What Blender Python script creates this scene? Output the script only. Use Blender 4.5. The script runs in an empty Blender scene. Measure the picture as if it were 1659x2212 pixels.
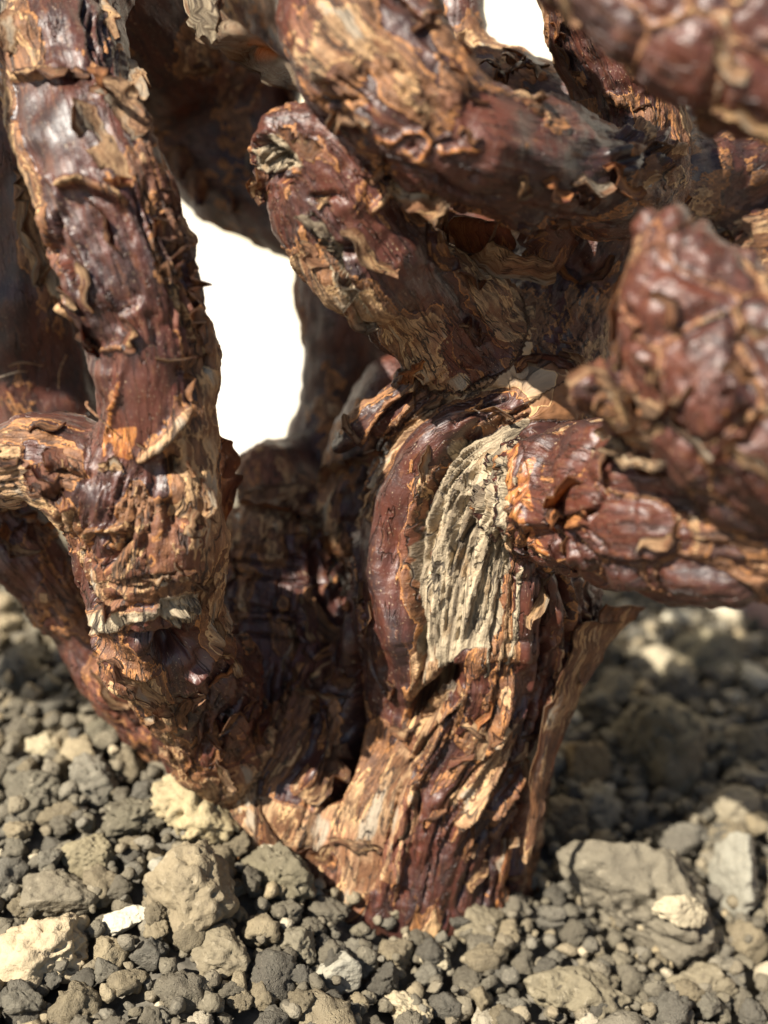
import bpy, bmesh, math, random, time
import numpy as np
from mathutils import Vector, Matrix
T0 = time.time()
random.seed(7)
RNG = np.random.default_rng(7)
S = 0.01                      # everything is worked out in centimetres and built in metres
scn = bpy.context.scene
COL = scn.collection

# ------------------------------------------------------------------ camera, sky, sun, exposure
PITCH, VFOV = math.radians(18.0), math.radians(45.0)
CAM = np.array([0.0, -11.04, 6.5])
TH = math.tan(VFOV / 2)
FWD = np.array([0, math.cos(PITCH), -math.sin(PITCH)])
UP = np.array([0, math.sin(PITCH), math.cos(PITCH)])
RIGHT = np.array([1.0, 0, 0])
FOCUS = 9.9
cd = bpy.data.cameras.new('camera'); cam = bpy.data.objects.new('camera', cd); COL.objects.link(cam)
cam.location = CAM * S
cam.rotation_euler = (math.pi / 2 - PITCH, 0, 0)
cd.sensor_fit = 'VERTICAL'; cd.sensor_height = 36; cd.lens = 18 / TH
cd.clip_start = 0.005; cd.clip_end = 60
cd.dof.use_dof = True; cd.dof.focus_distance = FOCUS * S; cd.dof.aperture_fstop = cd.lens / 2.0
scn.camera = cam
SUN = np.array([-0.50, -0.50, 0.71]); SUN /= np.linalg.norm(SUN)
w = bpy.data.worlds.new('World'); scn.world = w; w.use_nodes = True
sky = w.node_tree.nodes.new('ShaderNodeTexSky'); sky.sky_type = 'NISHITA'; sky.sun_disc = False
sky.sun_elevation = math.asin(SUN[2]); sky.sun_rotation = math.atan2(SUN[0], SUN[1])
bg = w.node_tree.nodes['Background']; bg.inputs['Strength'].default_value = 0.05
w.node_tree.links.new(sky.outputs[0], bg.inputs[0])
sl = bpy.data.lights.new('sun', 'SUN'); sl.energy = 5.0; sl.angle = math.radians(0.55); sl.color = (1.0, 0.93, 0.82)
so = bpy.data.objects.new('sun', sl); COL.objects.link(so)
so.rotation_euler = Vector(-SUN).to_track_quat('-Z', 'Y').to_euler()
so.location = (SUN * 1.5)
scn.view_settings.view_transform = 'Standard'; scn.view_settings.look = 'None'
scn.view_settings.gamma = 1; scn.view_settings.use_curve_mapping = False
scn.view_settings.exposure = 1.35
scn.render.engine = 'CYCLES'
scn.cycles.use_denoising = True
scn.cycles.max_bounces = 6; scn.cycles.diffuse_bounces = 2; scn.cycles.glossy_bounces = 2
scn.cycles.transparent_max_bounces = 4

# ------------------------------------------------------------------ measuring helpers (1659 x 2212 measuring grid -> centimetres)
def ray(px, py):
    d = FWD + RIGHT * ((px - 829.5) / 1106 * TH) + UP * (-(py - 1106) / 1106 * TH)
    return d
def at(px, py, Y):
    d = ray(px, py)
    return CAM + d * ((Y - CAM[1]) / d[1])
def pxcm(p):                                   # size of one measuring pixel, in cm, at a point
    return float(np.dot(np.asarray(p) - CAM, FWD)) * TH / 1106
def project(P):
    q = P - CAM
    z = q @ FWD
    return 829.5 + (q @ RIGHT) / z / TH * 1106, 1106 - (q @ UP) / z / TH * 1106, z

# ------------------------------------------------------------------ noise
_perm = np.random.default_rng(3).permutation(4096).astype(np.int32)
_val = np.random.default_rng(4).random(4096).astype(np.float32) * 2 - 1
def vnoise(P):
    P = np.asarray(P, np.float32)
    i = np.floor(P).astype(np.int32); f = P - i
    f = f * f * f * (f * (f * 6 - 15) + 10)
    out = np.zeros(len(P), np.float32)
    xa = [_perm[(i[:, 0] + d) & 4095] for d in (0, 1)]
    for dx in (0, 1):
        wx = f[:, 0] if dx else 1 - f[:, 0]
        for dy in (0, 1):
            wy = f[:, 1] if dy else 1 - f[:, 1]
            h = _perm[(xa[dx] + i[:, 1] + dy) & 4095]
            for dz in (0, 1):
                wz = f[:, 2] if dz else 1 - f[:, 2]
                out += wx * wy * wz * _val[_perm[(h + i[:, 2] + dz) & 4095]]
    return out
def fbm(P, oct=4, lac=2.03, gain=0.5):
    P = np.asarray(P, np.float32); a = 1.0; s = np.zeros(len(P), np.float32); t = 0
    for k in range(oct):
        s += a * vnoise(P + 17.3 * k); t += a; a *= gain; P = P * lac
    return s / t
def ridged(P, oct=3):
    P = np.asarray(P, np.float32); a = 1.0; s = np.zeros(len(P), np.float32); t = 0
    for k in range(oct):
        s += a * (1 - 2 * np.abs(vnoise(P + 31.7 * k))); t += a; a *= 0.55; P = P * 2.1
    return s / t
def sstep(a, b, x):
    t = np.clip((x - a) / (b - a), 0, 1)
    return t * t * (3 - 2 * t)

# ------------------------------------------------------------------ object helpers
def tag(o, label=None, cat=None, group=None, kind=None):
    if label: o['label'] = label
    if cat: o['category'] = cat
    if group: o['group'] = group
    if kind: o['kind'] = kind
    return o
def mesh_np(name, V, F, mat=None, parent=None, smooth=True):
    """V (n,3) in cm, F (m,3) or (m,4) -> a linked mesh object in metres"""
    me = bpy.data.meshes.new(name)
    V = np.asarray(V, np.float32) * S; F = np.asarray(F, np.int32)
    k = F.shape[1]
    me.vertices.add(len(V)); me.vertices.foreach_set('co', V.ravel())
    me.loops.add(F.size); me.loops.foreach_set('vertex_index', F.ravel())
    me.polygons.add(len(F)); me.polygons.foreach_set('loop_start', np.arange(0, F.size, k, dtype=np.int32))
    me.update(calc_edges=True)
    me.polygons.foreach_set('use_smooth', np.full(len(F), bool(smooth)))
    o = bpy.data.objects.new(name, me); COL.objects.link(o)
    if mat: me.materials.append(mat)
    if parent: o.parent = parent
    return o
def attr(o, name, data, kind='FLOAT'):
    a = o.data.attributes.new(name, kind, 'POINT')
    a.data.foreach_set('value' if kind == 'FLOAT' else 'vector', np.ascontiguousarray(data, np.float32).ravel())
def catmull(P, n):
    P = np.asarray(P, float)
    Q = np.vstack([2 * P[0] - P[1], P, 2 * P[-1] - P[-2]])
    m = len(P) - 1; out = []
    for t in np.linspace(0, m, n):
        i = min(int(t), m - 1); u = t - i
        p0, p1, p2, p3 = Q[i:i + 4]
        out.append(0.5 * (2 * p1 + (p2 - p0) * u + (2 * p0 - 5 * p1 + 4 * p2 - p3) * u * u + (3 * p1 - p0 - 3 * p2 + p3) * u ** 3))
    return np.array(out)
def frames(C):
    Tn = np.gradient(C, axis=0); Tn /= np.linalg.norm(Tn, axis=1)[:, None]
    ref = np.array([0, -1.0, 0]) if abs(Tn[0][1]) < 0.8 else np.array([0, 0, 1.0])
    U = []; u = ref - Tn[0] * np.dot(ref, Tn[0])
    for t in Tn:
        u = u - t * np.dot(u, t); u = u / np.linalg.norm(u); U.append(u)
    U = np.array(U)
    return Tn, U, np.cross(Tn, U)
def tube(C, R, seg=28):
    Tn, U, W = frames(C); n = len(C)
    a = np.linspace(0, 2 * np.pi, seg, endpoint=False)
    V = C[:, None] + R[:, None, None] * (np.cos(a)[None, :, None] * U[:, None] + np.sin(a)[None, :, None] * W[:, None])
    V = V.reshape(-1, 3)
    F = [(i * seg + j, i * seg + (j + 1) % seg, (i + 1) * seg + (j + 1) % seg, (i + 1) * seg + j) for i in range(n - 1) for j in range(seg)]
    # round caps
    for end in (0, n - 1):
        sg = -1 if end == 0 else 1
        base = end * seg; prev = list(range(base, base + seg))
        for q in (0.5, 0.85):
            ring = C[end] + R[end] * math.sqrt(1 - q * q) * (np.cos(a)[:, None] * U[end] + np.sin(a)[:, None] * W[end]) + sg * Tn[end] * R[end] * q * 0.7
            k = len(V); V = np.vstack([V, ring]); cur = list(range(k, k + seg))
            F += [(prev[j], prev[(j + 1) % seg], cur[(j + 1) % seg], cur[j]) for j in range(seg)]; prev = cur
        k = len(V); V = np.vstack([V, C[end] + sg * Tn[end] * R[end] * 0.78])
        F += [(prev[j], prev[(j + 1) % seg], k, k) for j in range(seg)]
    return V, F

# ------------------------------------------------------------------ limbs: (name, resolution class, [(px, py, Y, radius px) ...])
LIMBS = [
 ('trunk', 0, [(850,2250,.1,360),(850,2000,.1,335),(865,1760,.0,305),(960,1520,-.1,255),(1025,1260,-.3,262),(1045,1060,-.3,255),(1080,910,-.25,228),(1120,790,-.1,190),(1220,620,.6,150)]),
 ('trunk', 0, [(720,2050,.2,290),(640,1740,-.1,235),(595,1520,.1,195),(595,1300,.5,170),(610,1190,.7,150)]),
 ('branch_a', 0, [(510,1690,-.2,120),(420,1510,-1.0,122),(345,1340,-1.7,115),(315,1150,-1.9,138),(335,960,-1.95,118),(318,720,-1.95,122),(240,500,-1.9,150),(165,280,-1.45,140),(130,50,-.7,142),(120,-170,.1,142)]),
 ('branch_j', 0, [(-220,1030,-1.6,95),(0,1010,-1.7,92),(150,1005,-1.8,98),(290,1070,-1.85,110)]),
 ('branch_l', 0, [(-150,960,-.4,75),(60,1190,-.2,80),(215,1380,-.1,86),(350,1510,-.1,98),(500,1660,.1,130)]),
 ('branch_c', 0, [(600,335,-1.45,85),(680,365,-1.5,126),(765,480,-1.45,134),(850,590,-1.2,134),(940,680,-.8,142),(1050,790,-.35,150),(1110,930,-.1,140)]),
 ('branch_d', 0, [(690,-460,-.8,165),(720,-200,-1.1,175),(775,40,-1.7,178),(865,180,-2.0,160),(970,285,-2.1,146),(1080,335,-1.9,132),(1190,370,-1.5,122),(1300,390,-1.1,112),(1400,350,-.8,85)]),
 ('branch_f', 0, [(1210,640,.5,150),(1290,520,.3,140),(1370,380,.0,125),(1370,200,-.1,135),(1310,40,-.1,130),(1270,-200,-.1,130)]),
 ('branch_q', 0, [(970,750,-.6,44),(880,840,-.75,44),(800,905,-.7,40),(728,962,-.5,28)]),
 ('branch_i', 0, [(1140,1085,-1.1,118),(1200,1075,-1.75,148),(1330,1085,-2.2,182),(1470,1095,-2.7,204),(1700,1100,-3.0,205),(1900,1100,-3.1,205),(2150,1090,-3.1,215),(2400,1060,-3.0,200)]),
 ('branch_h', 0, [(2150,1080,-3.1,230),(1900,950,-3.2,285),(1700,880,-3.3,275),(1565,780,-3.3,248),(1495,680,-3.3,180),(1440,575,-3.3,96),(1425,500,-3.3,70)]),
 ('branch_h', 0, [(1420,880,-3.2,120),(1330,850,-3.3,72),(1262,838,-3.35,64)]),
 ('branch_g', 0, [(760,-420,-1.2,120),(960,-330,-1.9,118),(1160,-190,-2.6,112),(1330,-40,-3.0,120),(1470,40,-3.2,135),(1630,115,-3.3,152),(1850,190,-3.3,150),(2100,230,-3.2,125),(2300,200,-3.1,85)]),
 ('branch_m', 1, [(0,150,.7,110),(30,450,.8,120),(60,650,.9,132),(100,830,1.0,122),(170,1000,.9,105),(300,1200,.8,100),(480,1420,.7,120)]),
 ('branch_n', 1, [(300,-260,3.0,170),(400,0,3.0,190),(455,220,3.0,200),(510,340,2.8,150),(600,420,2.5,105),(700,480,2.2,95),(780,520,2.0,90)]),
 ('branch_o', 1, [(830,380,1.9,120),(770,560,1.9,118),(755,760,1.9,102),(735,900,1.8,82),(670,1010,1.5,70),(630,1160,1.0,90)]),
 ('branch_o', 1, [(592,1012,1.2,84),(620,1120,1.0,95)]),
 ('branch_o', 1, [(850,820,.5,60),(820,890,.7,72),(790,1000,.7,80),(760,1150,.6,90)]),
 ('branch_t', 1, [(1340,500,.3,120),(1450,540,.9,140),(1650,500,1.2,150),(1850,470,1.4,150)]),
 ('branch_t', 1, [(1330,470,.3,110),(1220,500,1.6,100),(1080,500,3.0,110),(950,440,3.3,115),(840,330,3.3,110),(780,130,3.2,110)]),
 ('branch_t', 1, [(1370,400,.1,120),(1470,380,.8,140),(1600,330,1.1,155),(1850,250,1.2,155)]),
 ('branch_s', 1, [(1000,-200,1.6,60),(985,0,1.5,50),(1005,130,1.3,58),(1110,205,.9,78),(1290,290,.4,90)]),
]
SHADE_LIMBS = [('shade_branch_u', 1, [(-4.6,-1.7,8.9,.7),(-5.2,-3.0,9.1,.75),(-5.9,-4.1,9.3,.75),(-7.6,-4.8,9.5,.75),(-9.8,-5.0,9.8,.75)]),  # unseen limbs above the frame, added to shade the parts below
 ('shade_branch_u', 1, [(-3.9,.1,7.8,.75),(-4.2,-.9,8.7,.8),(-4.8,-1.9,9.1,.85),(-6.0,-2.2,9.3,.9),(-7.6,-2.4,9.8,.9)]),
 ('shade_branch_v', 1, [(-2.3,2.6,7.3,1.1),(-3.0,1.1,8.6,1.1),(-4.0,-.3,10.2,1.0),(-5.2,-1.6,11.8,.9)]),
 ('shade_branch_v', 1, [(2.6,.3,8.2,.7),(2.4,.5,10.0,.8),(1.8,.2,11.5,.8)])]
def build_limbs():
    out = []
    for name, res, pts in SHADE_LIMBS:
        CR = catmull(np.array(pts), 30); out.append((name, res, CR[:, :3], CR[:, 3]))
    CAN = out; out = []
    for name, res, pts in LIMBS:
        P = np.array([at(a, b, Y) for a, b, Y, r in pts]); R = np.array([r * pxcm(p) for (a, b, Y, r), p in zip(pts, P)])
        n = max(24, int(np.sum(np.linalg.norm(np.diff(P, axis=0), axis=1)) / 0.16))
        CR = catmull(np.hstack([P, R[:, None]]), n)
        out.append((name, res, CR[:, :3], CR[:, 3]))
    return out + CAN
LB = build_limbs()

def remesh(parts, coarse, fine, smooth_it):
    V = []; F = []; k = 0
    for C, R in parts:
        v, f = tube(C, R); V.append(v); F += [tuple(x + k for x in q) if q[2] != q[3] else tuple(x + k for x in q[:3]) for q in f]; k += len(v)
    me = bpy.data.meshes.new('work'); me.from_pydata(np.vstack(V).tolist(), [], F)
    bm = bmesh.new(); bm.from_mesh(me); bmesh.ops.recalc_face_normals(bm, faces=bm.faces); bm.to_mesh(me); bm.free()
    o = bpy.data.objects.new('work', me); COL.objects.link(o)
    for vs, it in ((coarse, smooth_it), (fine, 2)):
        m = o.modifiers.new('r', 'REMESH'); m.mode = 'VOXEL'; m.voxel_size = vs
        m = o.modifiers.new('s', 'SMOOTH'); m.factor = 0.5; m.iterations = it
    dg = bpy.context.evaluated_depsgraph_get(); ev = o.evaluated_get(dg); me2 = ev.to_mesh()
    n = len(me2.vertices); co = np.empty(n * 3, np.float32); me2.vertices.foreach_get('co', co)
    nl = len(me2.loops); li = np.empty(nl, np.int32); me2.loops.foreach_get('vertex_index', li)
    Vf = co.reshape(-1, 3); Ff = li.reshape(-1, 4)
    ev.to_mesh_clear(); bpy.data.objects.remove(o); bpy.data.meshes.remove(me)
    return Vf, Ff


# ------------------------------------------------------------------ materials
class NT:
    def __init__(self, name):
        self.m = bpy.data.materials.new(name); self.m.use_nodes = True
        self.t = self.m.node_tree; self.b = self.t.nodes['Principled BSDF']; self.out = self.t.nodes['Material Output']
    def n(self, kind, **kw):
        nd = self.t.nodes.new('ShaderNode' + kind)
        for k, v in kw.items():
            if k.startswith('_'): setattr(nd, k[1:], v)
        for k, v in kw.items():
            if not k.startswith('_'):
                key = int(k[1:]) if k[0] == 'i' and k[1:].isdigit() else k.replace('__', ' ')
                self.set(nd.inputs[key], v)
        return nd
    def set(self, sock, v):
        if isinstance(v, bpy.types.NodeSocket): self.t.links.new(v, sock)
        elif isinstance(v, bpy.types.Node): self.t.links.new(v.outputs[0], sock)
        elif isinstance(v, (tuple, list)) and len(v) == 3 and sock.type == 'RGBA': sock.default_value = (*v, 1)
        else: sock.default_value = v
    def math(self, op, a, b=0.0, c=0.0, clamp=False):
        nd = self.n('Math', _operation=op, i0=a, i1=b, i2=c); nd.use_clamp = clamp; return nd.outputs[0]
    def ramp(self, x, lo, hi, a=0.0, b=1.0):                          # smoothstep remap
        nd = self.n('MapRange', _interpolation_type='SMOOTHSTEP', i0=x, i1=lo, i2=hi, i3=a, i4=b); return nd.outputs[0]
    def mix(self, f, a, b):
        nd = self.t.nodes.new('ShaderNodeMix'); nd.data_type = 'RGBA'
        self.set(nd.inputs[0], f); self.set(nd.inputs[6], a); self.set(nd.inputs[7], b); return nd.outputs[2]
    def attr(self, name):
        nd = self.n('Attribute'); nd.attribute_name = name; return nd
    def vscale(self, v, s):
        nd = self.n('VectorMath', _operation='MULTIPLY', i0=v, i1=s); return nd.outputs[0]
    def noise(self, v, scale, detail=3.0, rough=0.55, dist=0.0):
        return self.n('TexNoise', Vector=v, Scale=scale, Detail=detail, Roughness=rough, Distortion=dist).outputs[0]

def bark_material(name, flake=False):
    k = NT(name)
    bco = k.attr('bark_co').outputs['Vector']
    f = lambda a: k.attr(a).outputs['Fac']
    plate, wood, red, tan, orange = f('plate'), f('wood'), f('red'), f('tan'), f('orange')
    warp = k.noise(k.vscale(bco, (2.8, 9, 9)), 1.0, 4.0, 0.62)
    fine = k.noise(k.vscale(bco, (7, 30, 30)), 1.0, 4.0, 0.68)
    grain = k.noise(k.vscale(bco, (60, 75, 75)), 1.0, 1.5, 0.6)
    big = k.noise(bco, 1.3, 2.0, 0.5)
    P = k.math('ADD', plate, k.math('MULTIPLY', k.math('SUBTRACT', warp, 0.5), 0.85))
    P = k.math('ADD', P, k.math('MULTIPLY', k.math('SUBTRACT', fine, 0.5), 0.36))
    P = k.math('SUBTRACT', k.math('SUBTRACT', P, 0.06), k.math('MULTIPLY', red, 0.5))
    P = k.math('ADD', P, k.math('MULTIPLY', tan, 0.50))
    l1 = k.ramp(P, -0.01, 0.015)                  # brown layer over the glossy skin
    l2 = k.ramp(P, 0.35, 0.38)                   # papery layer over the brown one
    e1 = k.math('MULTIPLY', l1, k.ramp(P, 0.09, 0.03))
    e2 = k.math('MULTIPLY', l2, k.ramp(P, 0.46, 0.40))
    skin = k.mix(k.ramp(k.math('ADD', k.math('MULTIPLY', warp, .55), k.math('MULTIPLY', big, .45)), 0.36, 0.62), (0.026, 0.013, 0.012), (0.082, 0.023, 0.013))
    skin = k.mix(k.ramp(fine, 0.50, 0.78), skin, (0.13, 0.050, 0.022))
    brown = k.mix(k.ramp(fine, 0.3, 0.7), (0.052, 0.021, 0.010), (0.235, 0.105, 0.040))
    brown = k.mix(k.ramp(big, 0.45, 0.7), brown, (0.12, 0.036, 0.018))
    paper = k.mix(k.ramp(fine, 0.30, 0.70), (0.115, 0.055, 0.025), (0.42, 0.265, 0.135))
    paper = k.mix(k.ramp(big, 0.5, 0.75), paper, (0.27, 0.12, 0.06))
    hue = k.noise(k.vscale(bco, (2.0, 5.0, 5.0)), 1.0, 2.0, 0.6)
    paper = k.mix(k.ramp(hue, 0.54, 0.64), paper, k.mix(fine, (0.16, 0.125, 0.085), (0.46, 0.375, 0.27)))
    paper = k.mix(k.ramp(hue, 0.46, 0.38), paper, k.mix(fine, (0.07, 0.030, 0.014), (0.26, 0.115, 0.045)))
    crn = k.noise(k.vscale(bco, (1.6, 11, 11)), 1.0, 2.5, 0.6, 0.3)
    crack = k.math('MULTIPLY', k.ramp(k.math('ABSOLUTE', k.math('SUBTRACT', crn, 0.5)), 0.022, 0.004), k.ramp(big, 0.36, 0.50))
    c = k.mix(l1, skin, brown)
    c = k.mix(k.math('MULTIPLY', e1, 0.9), c, (0.40, 0.175, 0.055))
    c = k.mix(l2, c, paper)
    c = k.mix(k.math('MULTIPLY', e2, 0.75), c, (0.56, 0.34, 0.155))
    # pale wood laid bare
    wst = k.noise(k.vscale(bco, (0.9, 20, 20)), 1.0, 3.0, 0.6)
    wc = k.mix(k.ramp(wst, 0.28, 0.70), (0.085, 0.060, 0.036), (0.45, 0.36, 0.235))
    wc = k.mix(k.math('MULTIPLY', k.ramp(warp, 0.54, 0.70), 0.6), wc, (0.27, 0.165, 0.075))
    wc = k.mix(k.ramp(grain, 0.60, 0.72), wc, (0.085, 0.07, 0.055))
    c = k.mix(k.ramp(k.math('ADD', wood, k.math('MULTIPLY', k.math('SUBTRACT', fine, 0.5), 0.5)), 0.4, 0.6), c, wc)
    oc = k.mix(k.ramp(fine, 0.3, 0.65), (0.11, 0.022, 0.009), (0.44, 0.18, 0.05))
    c = k.mix(k.ramp(k.math('ADD', orange, k.math('MULTIPLY', k.math('SUBTRACT', warp, 0.5), 0.9)), 0.4, 0.62), c, oc)
    # dirt specks
    c = k.mix(k.ramp(grain, 0.66, 0.74), c, (0.30, 0.22, 0.14))
    c = k.mix(k.math('MULTIPLY', crack, k.ramp(l1, 0.0, 1.0, 0.35, 0.85)), c, (0.022, 0.013, 0.009))
    k.set(k.b.inputs['Base Color'], c)
    dry = k.math('MAXIMUM', k.math('MULTIPLY', l1, 0.55), l2)
    dry = k.math('MAXIMUM', dry, k.ramp(wood, 0.3, 0.7))
    r = k.ramp(dry, 0.0, 1.0, 0.44, 0.82)
    r = k.math('ADD', r, k.math('MULTIPLY', k.math('SUBTRACT', grain, 0.5), 0.22))
    k.set(k.b.inputs['Roughness'], r)
    k.b.inputs['Specular IOR Level'].default_value = 0.5
    k.set(k.b.inputs['Coat Weight'], k.ramp(dry, 0.0, 0.6, 0.10, 0.0)); k.b.inputs['Coat Roughness'].default_value = 0.3
    h = k.math('ADD', k.math('MULTIPLY', l1, 0.30), k.math('MULTIPLY', l2, 0.32))
    h = k.math('SUBTRACT', h, k.math('MULTIPLY', crack, 0.7))
    h = k.math('ADD', h, k.math('MULTIPLY', fine, k.ramp(dry, 0, 1, 0.30, 0.95)))
    h = k.math('ADD', h, k.math('MULTIPLY', grain, k.ramp(dry, 0, 1, 0.12, 0.34)))
    h = k.math('ADD', h, k.math('MULTIPLY', k.math('MULTIPLY', wst, wood), 0.8))
    bp = k.n('Bump', Height=h, Strength=1.0, Distance=0.036 * S)
    k.set(k.b.inputs['Normal'], bp)
    if flake:
        tr = k.n('BsdfTranslucent', Color=k.mix(0.5, c, (0.75, 0.30, 0.07)))
        ms = k.n('MixShader', i0=0.28, i1=k.b.outputs[0], i2=tr.outputs[0])
        k.t.links.new(ms.outputs[0], k.out.inputs[0])
    return k.m
M_BARK = bark_material('bark'); M_FLAKE = bark_material('bark_flake', True)

def stone_material(name, per_island):
    k = NT(name)
    co = k.n('TexCoord').outputs['Object']
    rnd = k.attr('tone').outputs['Fac'] if per_island else k.n('ObjectInfo').outputs['Random']
    sc = 1.0 / S
    off = k.n('VectorMath', _operation='ADD', i0=k.vscale(co, (sc, sc, sc)), i1=k.n('CombineXYZ', X=k.math('MULTIPLY', rnd, 37.0), Y=k.math('MULTIPLY', rnd, 91.0)).outputs[0]).outputs[0]
    n1 = k.noise(off, 3.0 if per_island else 1.6, 5.0, 0.62); n2 = k.noise(off, 22.0 if per_island else 12.0, 4.0, 0.65)
    vor = k.n('TexVoronoi', Vector=off, Scale=16.0 if per_island else 9.0).outputs['Distance']
    cr = k.n('ValToRGB', Fac=rnd); e = cr.color_ramp
    stops = [(0.0, (0.105, 0.092, 0.066)), (0.25, (0.150, 0.128, 0.086)), (0.45, (0.120, 0.108, 0.082)), (0.62, (0.195, 0.160, 0.102)), (0.80, (0.165, 0.148, 0.112)), (0.93, (0.31, 0.245, 0.145)), (1.0, (0.50, 0.44, 0.32))]
    e.elements[0].position = 0; e.elements[0].color = (*stops[0][1], 1); e.elements[1].position = 1; e.elements[1].color = (*stops[-1][1], 1)
    for p, c in stops[1:-1]:
        q = e.elements.new(p); q.color = (*c, 1)
    base = cr.outputs[0]
    if not per_island:                                    # stones with a colour of their own
        tc = k.n('ObjectInfo').outputs['Color']; ta = k.n('ObjectInfo').outputs['Alpha']
        base = k.mix(ta, base, tc)
    c = k.mix(k.ramp(n1, 0.35, 0.68), k.mix(0.28, base, (0.07, 0.058, 0.045)), base)
    c = k.mix(k.ramp(n2, 0.55, 0.75), c, k.mix(0.35, base, (0.42, 0.36, 0.26)))
    c = k.mix(k.ramp(n2, 0.40, 0.28), c, k.mix(0.5, base, (0.06, 0.045, 0.038)))
    k.set(k.b.inputs['Base Color'], c); k.b.inputs['Roughness'].default_value = 0.92
    k.b.inputs['Specular IOR Level'].default_value = 0.2
    h = k.math('ADD', k.math('MULTIPLY', n2, 1.0), k.math('MULTIPLY', k.ramp(vor, 0.0, 0.35), 0.45))
    k.set(k.b.inputs['Normal'], k.n('Bump', Height=h, Strength=0.85, Distance=0.035 * S))
    return k.m
M_STONE = stone_material('grit_stone', False); M_GRIT = stone_material('grit_mass', True)

def plain(name, a, b, scale, rough=0.8, bump=0.0):
    k = NT(name); co = k.n('TexCoord').outputs['Object']; n = k.noise(co, scale, 5.0, 0.6)
    k.set(k.b.inputs['Base Color'], k.mix(k.ramp(n, 0.3, 0.7), a, b)); k.b.inputs['Roughness'].default_value = rough
    if bump: k.set(k.b.inputs['Normal'], k.n('Bump', Height=n, Strength=0.6, Distance=bump))
    return k.m

# ------------------------------------------------------------------ the setting: paving, wall, pot, soil
def soil_z(x, y):
    x = np.asarray(x, float); y = np.asarray(y, float)
    return -0.32 - 0.9 * np.tanh(x * 0.27) + 0.55 * np.tanh(y * 0.28) + 0.10 * np.sin(x * 1.7 + 0.6) * np.cos(y * 1.3) + 0.30 * np.exp(-((x + 2.0) ** 2 + (y + .9) ** 2) / 1.6)
POT_C, POT_R = (0.2, 0.6), 7.9
def grid_mesh(name, xs, ys, zf, mat):
    X, Y = np.meshgrid(xs, ys); n, m = X.shape
    V = np.stack([X.ravel(), Y.ravel(), zf(X, Y).ravel()], 1)
    i, j = np.meshgrid(np.arange(n - 1), np.arange(m - 1), indexing='ij'); q = (i * m + j).ravel()
    return mesh_np(name, V, np.stack([q, q + 1, q + m + 1, q + m], 1), mat)
PAVE_Z = -9.0
o = grid_mesh('paving', np.linspace(-3000, 3000, 61), np.linspace(-3000, 3000, 61), lambda X, Y: X * 0 + PAVE_Z, plain('dark_paving', (0.07, 0.062, 0.05), (0.13, 0.115, 0.09), 9.0, 0.8)); tag(o, kind='structure')
def boxes(name, specs, mat, parent=None):
    V = []; F = []
    for (x0, x1, y0, y1, z0, z1) in specs:
        k = len(V); V += [(x, y, z) for x in (x0, x1) for y in (y0, y1) for z in (z0, z1)]
        F += [tuple(k + i for i in q) for q in ((0, 1, 3, 2), (4, 6, 7, 5), (0, 4, 5, 1), (2, 3, 7, 6), (0, 2, 6, 4), (1, 5, 7, 3))]
    return mesh_np(name, V, F, mat, parent, smooth=False)
wl = bpy.data.objects.new('garden_wall', None); COL.objects.link(wl); wl.location = (0, 0.52, PAVE_Z * S)
tag(wl, 'whitewashed garden wall glaring in the sun behind the plant', 'wall')
M_WALL = plain('whitewash', (0.74, 0.64, 0.44), (0.90, 0.88, 0.84), 9.0, 0.85, 0.002)
boxes('wall_face', [(-420, 420, -8, 8, -.5, 120)], M_WALL, wl); boxes('coping', [(-424, 424, -10, 10, 120.2, 125)], M_WALL, wl)

pot = bpy.data.objects.new('plant_pot', None); COL.objects.link(pot); pot.location = (POT_C[0] * S, POT_C[1] * S, PAVE_Z * S)
tag(pot, 'round pinkish clay plant pot holding the gritty soil', 'pot')
M_POT = plain('clay', (0.33, 0.19, 0.14), (0.44, 0.28, 0.21), 60.0, 0.85, 0.0006)
def lathe(name, prof, mat, parent, seg=96):
    a = np.linspace(0, 2 * np.pi, seg, endpoint=False); n = len(prof)
    V = np.array([(r * math.cos(t), r * math.sin(t), z) for r, z in prof for t in a])
    F = [(i * seg + j, i * seg + (j + 1) % seg, (i + 1) * seg + (j + 1) % seg, (i + 1) * seg + j) for i in range(n - 1) for j in range(seg)]
    return mesh_np(name, V, F, mat, parent)
lathe('pot_body', [(0.01, 0.02), (4.6, 0.02), (4.75, 0.12), (7.55, 7.9), (7.3, 7.9), (7.2, 7.6)], M_POT, pot)
lathe('pot_rim', [(7.56, 7.7), (8.1, 7.72), (8.22, 7.85), (8.28, 9.0), (8.2, 9.12), (7.75, 9.15), (7.65, 9.05), (7.6, 7.6)], M_POT, pot)

def soil_f(X, Y):
    Z = soil_z(X, Y) - 0.17
    P = np.stack([X.ravel(), Y.ravel(), Z.ravel()], 1)
    Z = Z + (0.12 * fbm(P * 2.2, 4) + 0.05 * fbm(P * 9.0, 3)).reshape(X.shape)
    r = np.hypot(X - POT_C[0], Y - POT_C[1])
    return np.where(r > 7.5, np.minimum(Z, -0.3), Z)
a = np.linspace(-1, 1, 150)
rr, tt = np.meshgrid(np.linspace(0.0, 7.62, 150), np.linspace(0, 2 * np.pi, 260))
SX = POT_C[0] + rr * np.cos(tt); SY = POT_C[1] + rr * np.sin(tt); SZ = soil_f(SX, SY)
n_, m_ = SX.shape; i, j = np.meshgrid(np.arange(n_ - 1), np.arange(m_ - 1), indexing='ij'); q = (i * m_ + j).ravel()
o = mesh_np('soil', np.stack([SX.ravel(), SY.ravel(), SZ.ravel()], 1), np.stack([q, q + m_, q + m_ + 1, q + 1], 1), plain('dark_soil', (0.06, 0.053, 0.040), (0.17, 0.15, 0.115), 420.0, 0.95, 0.0005))
tag(o, kind='structure')
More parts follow.
